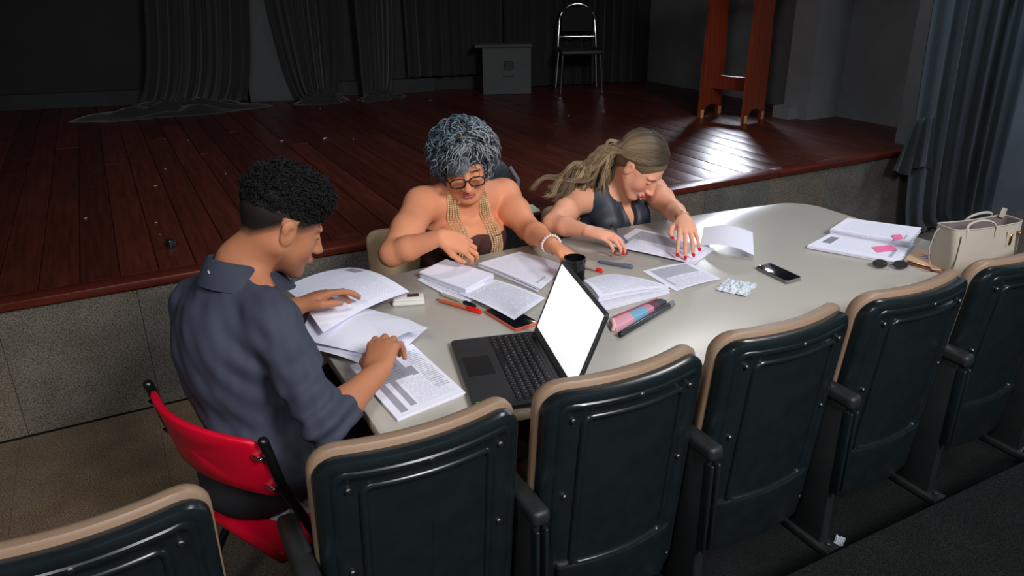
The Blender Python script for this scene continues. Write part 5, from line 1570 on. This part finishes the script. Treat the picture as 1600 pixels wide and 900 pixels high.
    for i in range(n):
        y0 = 0.030 - 0.055 * u[i]; y1 = 0.012 - 0.072 * u[i]
        pts = A_([(0.020 + 0.006 * v[i], y0, 0.130), (0.078 + 0.008 * v[i], y0 - 0.010, 0.108), (0.108 + 0.006 * v[i], y1 - 0.002, 0.070), (0.104 - 0.05 * max(0, u[i] - 0.55) + 0.004 * v[i], y1 - 0.006, 0.018 + 0.020 * (1 - u[i]) + 0.012 * v[i])])
        for d_ in range(3): P[i, :, d_] = (1 - s) ** 3 * pts[0, d_] + 3 * s * (1 - s) ** 2 * pts[1, d_] + 3 * s * s * (1 - s) * pts[2, d_] + s ** 3 * pts[3, d_]
        P[i, :, 1] += 0.003 * np.sin(9 * s + 6 * v[i]); P[i, :, 0] += 0.002 * np.sin(12 * s + 9 * u[i])
    Pw = hd.c + (P.reshape(-1, 3)) @ hd.B.T
    w = u[:, None]; rr = r.uniform(0, 1, (n, 1))
    cols = (lc((150, 156, 160)) * (1 - w) + lc((56, 74, 82)) * w) * (0.6 + 0.7 * rr)
    o = strands('hair_fringe', Pw.reshape(n, 14, 3), r.uniform(0.0012, 0.0022, n), None, cols, M['hair'], t); o.location = -inv
    MB().rbox(tuple(Vector(hd.w((0.060, 0.004, 0.147))) - Vector(inv)), (0.040, 0.006, 0.006), 0.002, 1, Matrix.Rotation(0.2, 3, 'Z')).build('hair_clip', M['gold'], t)
woman_curly()

# ================================================================== BLONDE WOMAN
def woman_blonde():
    org = A_([1.80, 2.66, 0.0])
    t = empty('person', tuple(org)); tag(t, 'seated woman with long blonde hair in a dark sleeveless blouse bending over her papers', 'person')
    hd = Head((1.800, 2.352, 0.984), head_frame(-66, 44, 6), 0.98)
    sR, sL = A_((1.612, 2.500, 0.838)), A_((1.938, 2.440, 0.846))
    eR, wR = A_((1.408, 2.362, 0.812)), A_(PZ(916, 361, 0.824))
    eL, wL = A_((1.889, 2.262, 0.826)), A_(PZ(1068, 343, 0.864))
    S = Sculpt((1.32, 1.84, 0.46), (2.10, 2.80, 1.13), 0.0032)
    S.ell((1.78, 2.555, 0.72), (0.150, 0.100, 0.16), 0.02); S.ell((1.80, 2.63, 0.58), (0.150, 0.115, 0.13), 0.05)
    S.ell((1.775, 2.495, 0.82), (0.135, 0.075, 0.060), 0.05)
    S.ell((1.725, 2.445, 0.745), (0.058, 0.056, 0.062), 0.03); S.ell((1.835, 2.430, 0.745), (0.058, 0.056, 0.062), 0.03)
    nk = A_((1.782, 2.462, 0.872))
    for s_, e_, w_ in ((sR, eR, wR), (sL, eL, wL)):
        S.cone(nk + A_((0, 0.01, 0)), s_, 0.042, 0.046, 0.045)
        S.ell(s_, (0.052, 0.052, 0.052), 0.03)
        md = s_ * 0.5 + e_ * 0.5
        S.cone(s_, md, 0.050, 0.047, 0.02); S.cone(md, e_, 0.047, 0.037, 0.02)
        m2 = e_ * 0.6 + w_ * 0.4
        S.cone(e_, m2, 0.036, 0.036, 0.012); S.cone(m2, w_, 0.036, 0.0235, 0.012)
    hd.sculpt(S, nk, 0.047, jaw=0.95, nose=0.95, cheek=0.95)
    dR = A_(PZ(962, 369, 0.822)) - wR
    tips1 = hand(S, wR, dR, (0.10, -0.25, 0.95), 1, curls=[(28, 34, 20), (22, 32, 22), (20, 30, 22), (22, 30, 24)], thumb=(0.45, 0.9), size=0.93, spread=4)
    dL = A_(PZ(1075, 362, 0.850)) - wL
    tips2 = hand(S, wL, dL, (-0.25, -0.35, 0.9), -1, curls=[(40, 22, 12), (38, 24, 12), (38, 24, 12), (36, 26, 14)], thumb=(0.75, 0.5), size=0.95, spread=11)
    skinc = lc((232, 168, 138))
    def paint(V, col):
        n = vnoise(V[:, 0], V[:, 1], V[:, 2], 30, 5)[:, None]; col *= 1 + 0.04 * n
        L = hd.paint(V, col, lc((190, 88, 90)), lc((110, 82, 62)), None)
        ck = np.exp(-(((L[:, 0] - 0.07) / 0.03) ** 2 + ((np.abs(L[:, 1]) - 0.042) / 0.022) ** 2 + ((L[:, 2] + 0.03) / 0.025) ** 2))[:, None]
        col[:] = col * (1 - 0.45 * ck) + lc((226, 128, 116)) * 0.45 * ck
    b, V, F = body_obj(S, 'body', M['skin'], t, skinc, 2, paint); b.location = -org
    red = mat('nail_red', (206, 10, 48), 0.15)
    for tip in tips1 + tips2:
        pass
    g0 = len(t.children)
    nail_parts([(p - org, d_, u_) for p, d_, u_ in tips1 + tips2], red, t, 0.95)
    # blouse: sleeveless, deep V neck
    S2 = Sculpt((1.56, 2.28, 0.46), (2.02, 2.82, 0.95), 0.004)
    S2.ell((1.78, 2.555, 0.72), (0.160, 0.110, 0.168), 0.02); S2.ell((1.80, 2.63, 0.58), (0.160, 0.125, 0.14), 0.05)
    S2.ell((1.775, 2.495, 0.82), (0.140, 0.083, 0.064), 0.05)
    S2.ell((1.725, 2.442, 0.742), (0.070, 0.068, 0.076), 0.035); S2.ell((1.838, 2.426, 0.742), (0.070, 0.070, 0.078), 0.035)
    for s_ in (sR, sL): S2.cone(nk + A_((0, 0.012, -0.002)), s_ * 0.72 + nk * 0.28 + A_((0, 0, 0.004)), 0.046, 0.050, 0.03)
    S2.wrinkle(lambda X, Y, Z: 0.0040 * np.sin(95 * (X - 1.785) + 12 * (0.9 - Z) * np.sign(X - 1.785)) * np.exp(-((X - 1.80) / 0.09) ** 2) + 0.002 * vnoise(X, Y, Z, 40, 2))
    for s_, e_ in ((sR, eR), (sL, eL)):
        d_ = (s_ - nk); d_[2] = 0; S2.cut(nk + (s_ - nk) * 0.74, d_ / np.linalg.norm(d_) + A_((0, 0, 0.25)))
    vt, vb = A_((1.782, 2.40, 0.90)), A_((1.796, 2.355, 0.742))
    for q in np.linspace(0, 1, 12): S2.ell(vb + (vt - vb) * q, (0.006 + 0.040 * q, 0.075, 0.022), 0.004, None, 's')
    S2.ell(nk + A_((0, -0.01, 0.03)), (0.060, 0.062, 0.06), 0.006, None, 's')
    o, V2, F2 = body_obj(S2, 'blouse', attr_mat('blouse_satin', 0.5, spec=0.4), t, lc((50, 55, 66)), 2); o.location = -org
    legs(t, 'trousers', A_((1.80, 2.70, 0.545)), [A_((1.71, 2.30, 0.55)), A_((1.90, 2.30, 0.55))], [A_((1.71, 2.34, 0.10)), A_((1.90, 2.34, 0.10))], [A_((1.70, 2.19, 0.04)), A_((1.91, 2.19, 0.04))], (36, 38, 46))
    # bracelet
    ax = (wL - eL); ax /= np.linalg.norm(ax); Bf = frame(ax); bc = wL - ax * 0.012
    MB().tube([tuple(bc + (Bf[:, 1] * math.cos(a) + Bf[:, 2] * math.sin(a)) * 0.0285 - org) for a in [2 * PI * k / 30 for k in range(30)]], 0.0016, 6, closed=True).build('bracelet', M['gold'], t, smooth=60)
    # ring
    kp = wR + (dR / np.linalg.norm(dR)) * 0.108
    # pen in the writing hand
    # hair
    r = np.random.RandomState(21)
    Sh = Sculpt(hd.c - 0.15, hd.c + 0.16, 0.004)
    Sh.ell(hd.w((-0.024, 0, 0.040)), (0.104, 0.084, 0.090), 0.01, hd.B); Sh.ell(hd.w((-0.065, 0, -0.015)), (0.050, 0.058, 0.055), 0.03, hd.B)
    Sh.ell(hd.w((0.090, 0, -0.020)), (0.078, 0.075, 0.082), 0.012, hd.B, 's')
    for q in (-1, 1): Sh.ell(hd.w((0.025, q * 0.085, -0.035)), (0.045, 0.03, 0.05), 0.01, hd.B, 's')
    V3, F3 = Sh.skin(); V3 = smooth_mesh(V3, F3, 2)
    o = obj('hair', np_mesh('hair', V3, F3, np.tile(lc((112, 92, 68)), (len(V3), 1))), M['hair'], t); o.location = -org
    # strands: from the parting over the side of the head, back past the ear, then out over the shoulder
    n = 3400; m = 30
    P = np.zeros((n, m, 3)); cols = np.zeros((n, m, 3))
    endA, endB = A_(PY(905, 300, 2.50)), A_(PY(866, 294, 2.55))
    ch = A_((-0.024, 0, 0.040)); er = A_((0.106, 0.087, 0.093))
    def unit(v): return v / np.linalg.norm(v)
    nl = 110
    locks = [dict(side=-1 if r.uniform() < 0.66 else 1, e=r.normal(size=3), u=(k + r.uniform()) / nl, q=r.uniform(), g=r.uniform(0, 6.28), tone=r.uniform(), low=r.uniform() < 0.25) for k in range(nl)]
    for i in range(n):
        lk = locks[r.randint(nl)]
        side = lk['side']; j = r.normal(size=3)
        e = lk['e'] + 0.22 * j; u = min(1, max(0, lk['u'] + 0.02 * j[0]))
        ph = math.radians(36 + 122 * u)
        a = unit(A_((math.cos(ph), 0.05 * side + 0.04 * e[0], math.sin(ph))))
        bdir = unit(A_((-0.50 - 0.25 * u, side * (0.80 - 0.30 * u), -0.42 + 0.10 * e[1])))
        if side > 0: bdir = unit(A_((-0.80, 0.40, -0.40 + 0.1 * e[1])))
        om = math.acos(max(-1, min(1, float(a @ bdir))))
        lay = 1.0 + 0.05 * r.uniform() + 0.03 * lk['tone']
        K = []
        for q in np.linspace(0, 1, 9):
            dv = (math.sin((1 - q) * om) * a + math.sin(q * om) * bdir) / math.sin(om)
            K.append(hd.w(ch + dv * er * lay))
        end = endA + (endB - endA) * lk['q'] + A_((0.030 * e[0], 0.020 * e[1], 0.016 * e[2]))
        if lk['low']: end = A_(PY(945, 292, 2.47)) + A_((0.03 * e[0], 0.02 * e[1], 0.012 * e[2]))
        nape = hd.w((-0.120, -0.050 + 0.02 * e[2], -0.030)) + A_((0, 0, 0.014 * e[0]))
        last = K[-1]
        K += [last * 0.45 + nape * 0.55, nape * 0.72 + end * 0.28 + A_((0, 0, 0.016 + 0.014 * e[1])), nape * 0.36 + end * 0.64 + A_((0, 0, 0.012 + 0.014 * e[2])), end]
        K = np.stack(K); L = np.concatenate([[0], np.cumsum(np.linalg.norm(np.diff(K, axis=0), axis=1))]); s = np.linspace(0, 1, m)
        for d_ in range(3): P[i, :, d_] = np.interp(s, L / L[-1], K[:, d_])
        for _ in range(2): P[i, 1:-1] = 0.25 * P[i, :-2] + 0.5 * P[i, 1:-1] + 0.25 * P[i, 2:]
        far = np.clip((s - 0.40) / 0.25, 0, 1)
        P[i, :, 2] += 0.013 * far * np.sin(24 * s + lk['g'] + 0.12 * j[0]); P[i, :, 1] += 0.010 * far * np.cos(22 * s + 1.3 * lk['g'] + 0.12 * j[1]); P[i, :, 0] += 0.006 * far * np.sin(20 * s + 2.1 * lk['g'])
        hi = 0.75 * max(0, lk['tone'] - 0.35) + 0.15 * r.uniform()
        root = lc((74, 62, 46)) * (0.7 + 0.4 * r.uniform()); tip = lc((140, 116, 86)) * (0.55 + 0.6 * lk['tone'])
        if u > 0.45: root = root * 0.7
        lt = lc((206, 182, 148))
        w = np.clip((s - 0.08) / 0.35, 0, 1)[:, None]
        cols[i] = root * (1 - w) + (tip * (1 - hi) + lt * hi) * w
    o = strands('hair_lengths', P, r.uniform(0.0009, 0.0019, n), None, cols, M['hair'], t); o.location = -org
    MB().sphere(tuple(hd.w((0.004, -0.086, -0.040)) - org), 0.004, 8, 6).build('earring', M['gold'], t, smooth=60)
    return hd
woman_blonde()

# ================================================================== MAN
def man():
    org = A_([0.17, 1.72, 0.0])
    t = empty('person', tuple(org)); tag(t, 'seated man with short black curly hair in a dark navy shirt turning papers', 'person')
    F_ = A_((0.906, 0.423, 0)); L_ = A_((-0.423, 0.906, 0)); U_ = A_((0, 0, 1.0))
    hd = Head((0.322, 1.795, 1.143), head_frame(6, 28, 0), 0.97)
    shc = A_((0.180, 1.800, 0.962))
    sR, sL = shc - L_ * 0.160 - U_ * 0.010, shc + L_ * 0.150 - U_ * 0.035
    eR, wR = A_((0.292, 1.452, 0.786)), A_(PZ(589, 583, 0.830))
    eL, wL = A_((0.190, 2.120, 0.800)), A_(PZ(462, 480, 0.862))
    pel = A_((0.180, 1.715, 0.56))
    nk = shc + F_ * 0.045 + U_ * 0.096
    S = Sculpt((-0.06, 1.34, 0.52), (0.64, 2.26, 1.32), 0.0034)
    chest = A_((0.165, 1.770, 0.82))
    Bt = frame(F_)
    S.ell(chest, (0.095, 0.145, 0.15), 0.02, Bt); S.ell(pel + U_ * 0.05, (0.095, 0.13, 0.12), 0.05, Bt)
    for s_, e_, w_ in ((sR, eR, wR), (sL, eL, wL)):
        S.cone(nk, s_, 0.040, 0.045, 0.04); S.cone(s_, e_, 0.045, 0.036, 0.02)
        m2 = e_ * 0.6 + w_ * 0.4
        S.cone(e_, m2, 0.037, 0.038, 0.015); S.cone(m2, w_, 0.037, 0.0275, 0.015)
    hd.sculpt(S, nk, 0.058, jaw=1.05, nose=1.05, cheek=0.95)
    dR = A_(PZ(607, 492, 0.895)) - wR
    hand(S, wR, dR, (-0.45, -0.45, 0.75), 1, curls=[(28, 46, 30), (30, 48, 30), (34, 50, 30), (38, 50, 30)], thumb=(0.55, 0.8), size=1.10, spread=4)
    dL = A_(PZ(518, 452, 0.880)) - wL
    hand(S, wL, dL, (0.1, 0.3, 0.9), -1, curls=[(15, 20, 15), (18, 22, 15), (22, 25, 18), (28, 28, 20)], thumb=(0.7, 0.7), size=1.02, spread=5)
    skinc = lc((178, 118, 86)); hairc = lc((22, 20, 19))
    def paint(V, col):
        n = vnoise(V[:, 0], V[:, 1], V[:, 2], 30, 7)[:, None]; col *= 1 + 0.05 * n
        L = hd.paint(V, col, lc((150, 84, 72)), lc((30, 24, 22)), None)
        # cropped hair fade around the sides and the nape
        lim = -0.005 - 0.045 * np.clip((-L[:, 0] - 0.03) / 0.05, 0, 1) + 0.02 * np.clip((L[:, 0] - 0.02) / 0.04, 0, 1)
        w = np.clip((L[:, 2] - lim) / 0.024, 0, 1) ** 0.7 * (L[:, 0] < 0.072) * (np.abs(L[:, 1]) < 0.0785) * (L[:, 2] < 0.13) * (L[:, 2] > -0.08)
        ear = (np.abs(L[:, 1]) > 0.0735) & (L[:, 2] < 0.028) & (L[:, 0] > -0.034) & (L[:, 0] < 0.014)
        w = np.where(ear, 0, w)[:, None] * 0.985
        col[:] = col * (1 - w) + hairc * w
        bd = np.clip((-0.052 - L[:, 2]) / 0.03, 0, 1) * (L[:, 0] > 0.0) * (L[:, 2] > -0.14) * (np.abs(L[:, 1]) < 0.08); bd = bd[:, None] * 0.35
        col[:] = col * (1 - bd) + lc((70, 48, 38)) * bd
    b, V, F = body_obj(S, 'body', M['skin'], t, skinc, 2, paint); b.location = -org
    # shirt
    S2 = Sculpt((-0.10, 1.34, 0.48), (0.60, 2.26, 1.10), 0.004)
    S2.ell(chest + F_ * -0.005, (0.118, 0.172, 0.175), 0.02, Bt)
    S2.ell(pel + U_ * 0.06 + F_ * 0.004, (0.112, 0.152, 0.15), 0.06, Bt)
    S2.ell(shc - F_ * 0.045 - U_ * 0.07, (0.075, 0.150, 0.105), 0.05, Bt)       # rounded upper back
    for s_, e_, w_, f_ in ((sR, eR, wR, 0.40), (sL, eL, wL, 0.45)):
        S2.cone(nk - U_ * 0.045 - F_ * 0.015, s_, 0.062, 0.058, 0.05)
        md = s_ * 0.5 + e_ * 0.5
        S2.cone(s_, md, 0.064, 0.056, 0.03); S2.cone(md, e_, 0.056, 0.048, 0.02)
        cf = e_ + (w_ - e_) * f_
        S2.cone(e_, cf, 0.048, 0.043, 0.015)
        S2.cone(e_ + (w_ - e_) * (f_ - 0.12), cf, 0.0465, 0.046, 0.004)           # rolled cuff
    def wr_(X, Y, Z):
        o = 0.0030 * vnoise(X, Y, Z, 26, 8) + 0.0016 * vnoise(X, Y, Z, 75, 12)
        # folds around the elbow and along the lower back
        dx = (X - eR[0]) ** 2 + (Y - eR[1]) ** 2 + (Z - eR[2]) ** 2
        o = o + 0.0065 * np.sin(120 * (Z - 0.5 * X + 0.3 * Y)) * np.exp(-dx / 0.012)
        ds = (X - sR[0]) ** 2 + (Y - sR[1]) ** 2 + (Z - sR[2] + 0.09) ** 2
        o = o + 0.0070 * np.sin(85 * (Z + 0.8 * X)) * np.exp(-ds / 0.010)
        o = o + 0.0050 * np.sin(55 * (Z + 0.35 * X - 0.25 * Y)) * np.exp(-((Z - 0.66) / 0.09) ** 2)
        return o
    S2.wrinkle(wr_)
    for e_, w_, f_ in ((eR, wR, 0.40), (eL, wL, 0.45)):
        c_ = e_ + (w_ - e_) * f_
        S2.cut_near(c_, w_ - e_, 0.075)
    o, V2, F2 = body_obj(S2, 'shirt', attr_mat('navy_cotton', 0.75, spec=0.3, bump=0.35, bscale=500, bdist=0.0006), t, lc((58, 63, 78)), 2); o.location = -org
    # collar: a folded band standing round the neck, open at the throat
    cm = bpy.data.materials['navy_cotton']
    rings = []
    cc = nk + U_ * 0.002 - F_ * 0.006
    nn = 40
    tilt = 0.35
    def col_pt(a, rad, z): 
        d_ = F_ * math.cos(a) + L_ * math.sin(a)
        drop = -0.052 * (0.5 + 0.5 * math.cos(a)) 
        return tuple(cc + d_ * rad + U_ * (z + drop) - org)
    a0 = math.radians(24)
    prof_ = [(0.070, -0.022), (0.067, 0.024), (0.070, 0.030), (0.075, 0.027), (0.102, -0.022), (0.106, -0.030), (0.102, -0.031), (0.078, 0.010), (0.074, -0.024)]
    for i in range(nn + 1):
        a = a0 + (2 * PI - 2 * a0) * i / nn
        ext = 1 + 0.35 * max(0, math.cos(a)) ** 3
        rings.append([col_pt(a, rd * (1.0 if j < 4 else (1 + (ext - 1) * 0.6)), z * (1.0 if j < 4 else ext)) for j, (rd, z) in enumerate(prof_)])
    mbc = MB().loft(rings); me = mbc.mesh('collar'); shade(me, 60)
    at = me.color_attributes.new('Col', 'FLOAT_COLOR', 'POINT'); at.data.foreach_set('color', np.tile(np.append(lc((54, 59, 74)), 1).astype(np.float32), len(me.vertices)))
    obj('collar', me, cm, t)
    tg = Vector(col_pt(PI * 1.02, 0.088, 0.004)); MB().rbox(tg, (0.004, 0.012, 0.006), 0.001, 1).build('care_tag', M['speck'], t)
    legs(t, 'trousers', pel - U_ * 0.015, [A_((0.55, 1.80, 0.56)), A_((0.47, 2.03, 0.56))], [A_((0.56, 1.78, 0.10)), A_((0.50, 2.05, 0.10))], [A_((0.70, 1.82, 0.04)), A_((0.64, 2.10, 0.04))], (28, 29, 33))
    # hair: cropped cap with tight curls
    r = np.random.RandomState(31)
    Sh = Sculpt(hd.c - 0.16, hd.c + 0.18, 0.004)
    Sh.ell(hd.w((-0.018, 0, 0.055)), (0.100, 0.0775, 0.078), 0.01, hd.B); Sh.ell(hd.w((0.008, 0, 0.095)), (0.085, 0.068, 0.040), 0.03, hd.B)
    Sh.ell(hd.w((0.118, 0, 0.005)), (0.052, 0.09, 0.070), 0.01, hd.B, 's')
    Sh.wrinkle(lambda X, Y, Z: 0.0045 * vnoise(X, Y, Z, 85, 9))
    Sh.cut(hd.w((0, 0, 0.030)), -hd.B[:, 2] + hd.B[:, 0] * 0.10)
    V3, F3 = Sh.skin(); V3 = smooth_mesh(V3, F3, 2)
    o = obj('hair', np_mesh('hair', V3, F3, np.tile(lc((16, 15, 15)), (len(V3), 1))), M['hair_dark'], t); o.location = -org
    nrm = V3 - hd.w((-0.02, 0, 0.03)); nrm /= np.linalg.norm(nrm, axis=1, keepdims=True)
    Ll = hd.loc(V3); ok = np.where(Ll[:, 2] > 0.036)[0]
    n = 2600; idx = r.choice(ok, n); P0 = V3[idx] - nrm[idx] * 0.005; N0 = nrm[idx]
    fl_ = np.cross(N0, r.normal(size=(n, 3))); fl_ /= np.linalg.norm(fl_, axis=1, keepdims=True); sd = np.cross(N0, fl_)
    m = 10; s = np.linspace(0, 1, m)[None, :, None]
    rad = r.uniform(0.0035, 0.0078, (n, 1, 1)); ang = r.uniform(0, 6.28, (n, 1, 1)) + 2 * PI * r.uniform(0.9, 1.5, (n, 1, 1)) * s
    P = P0[:, None, :] + N0[:, None, :] * (0.021 * s * r.uniform(0.25, 1.15, (n, 1, 1)) * np.clip((Ll[idx, 2] - 0.02) / 0.05, 0.3, 1)[:, None, None]) + fl_[:, None, :] * rad * np.cos(ang) + sd[:, None, :] * rad * np.sin(ang)
    rr = r.uniform(0, 1, (n, 1)); cols = lc((11, 11, 11)) * (1 - rr) + lc((30, 28, 27)) * rr
    o = strands('hair_curls', P, r.uniform(0.0011, 0.0018, n), None, cols, M['hair_dark'], t); o.location = -org
man()
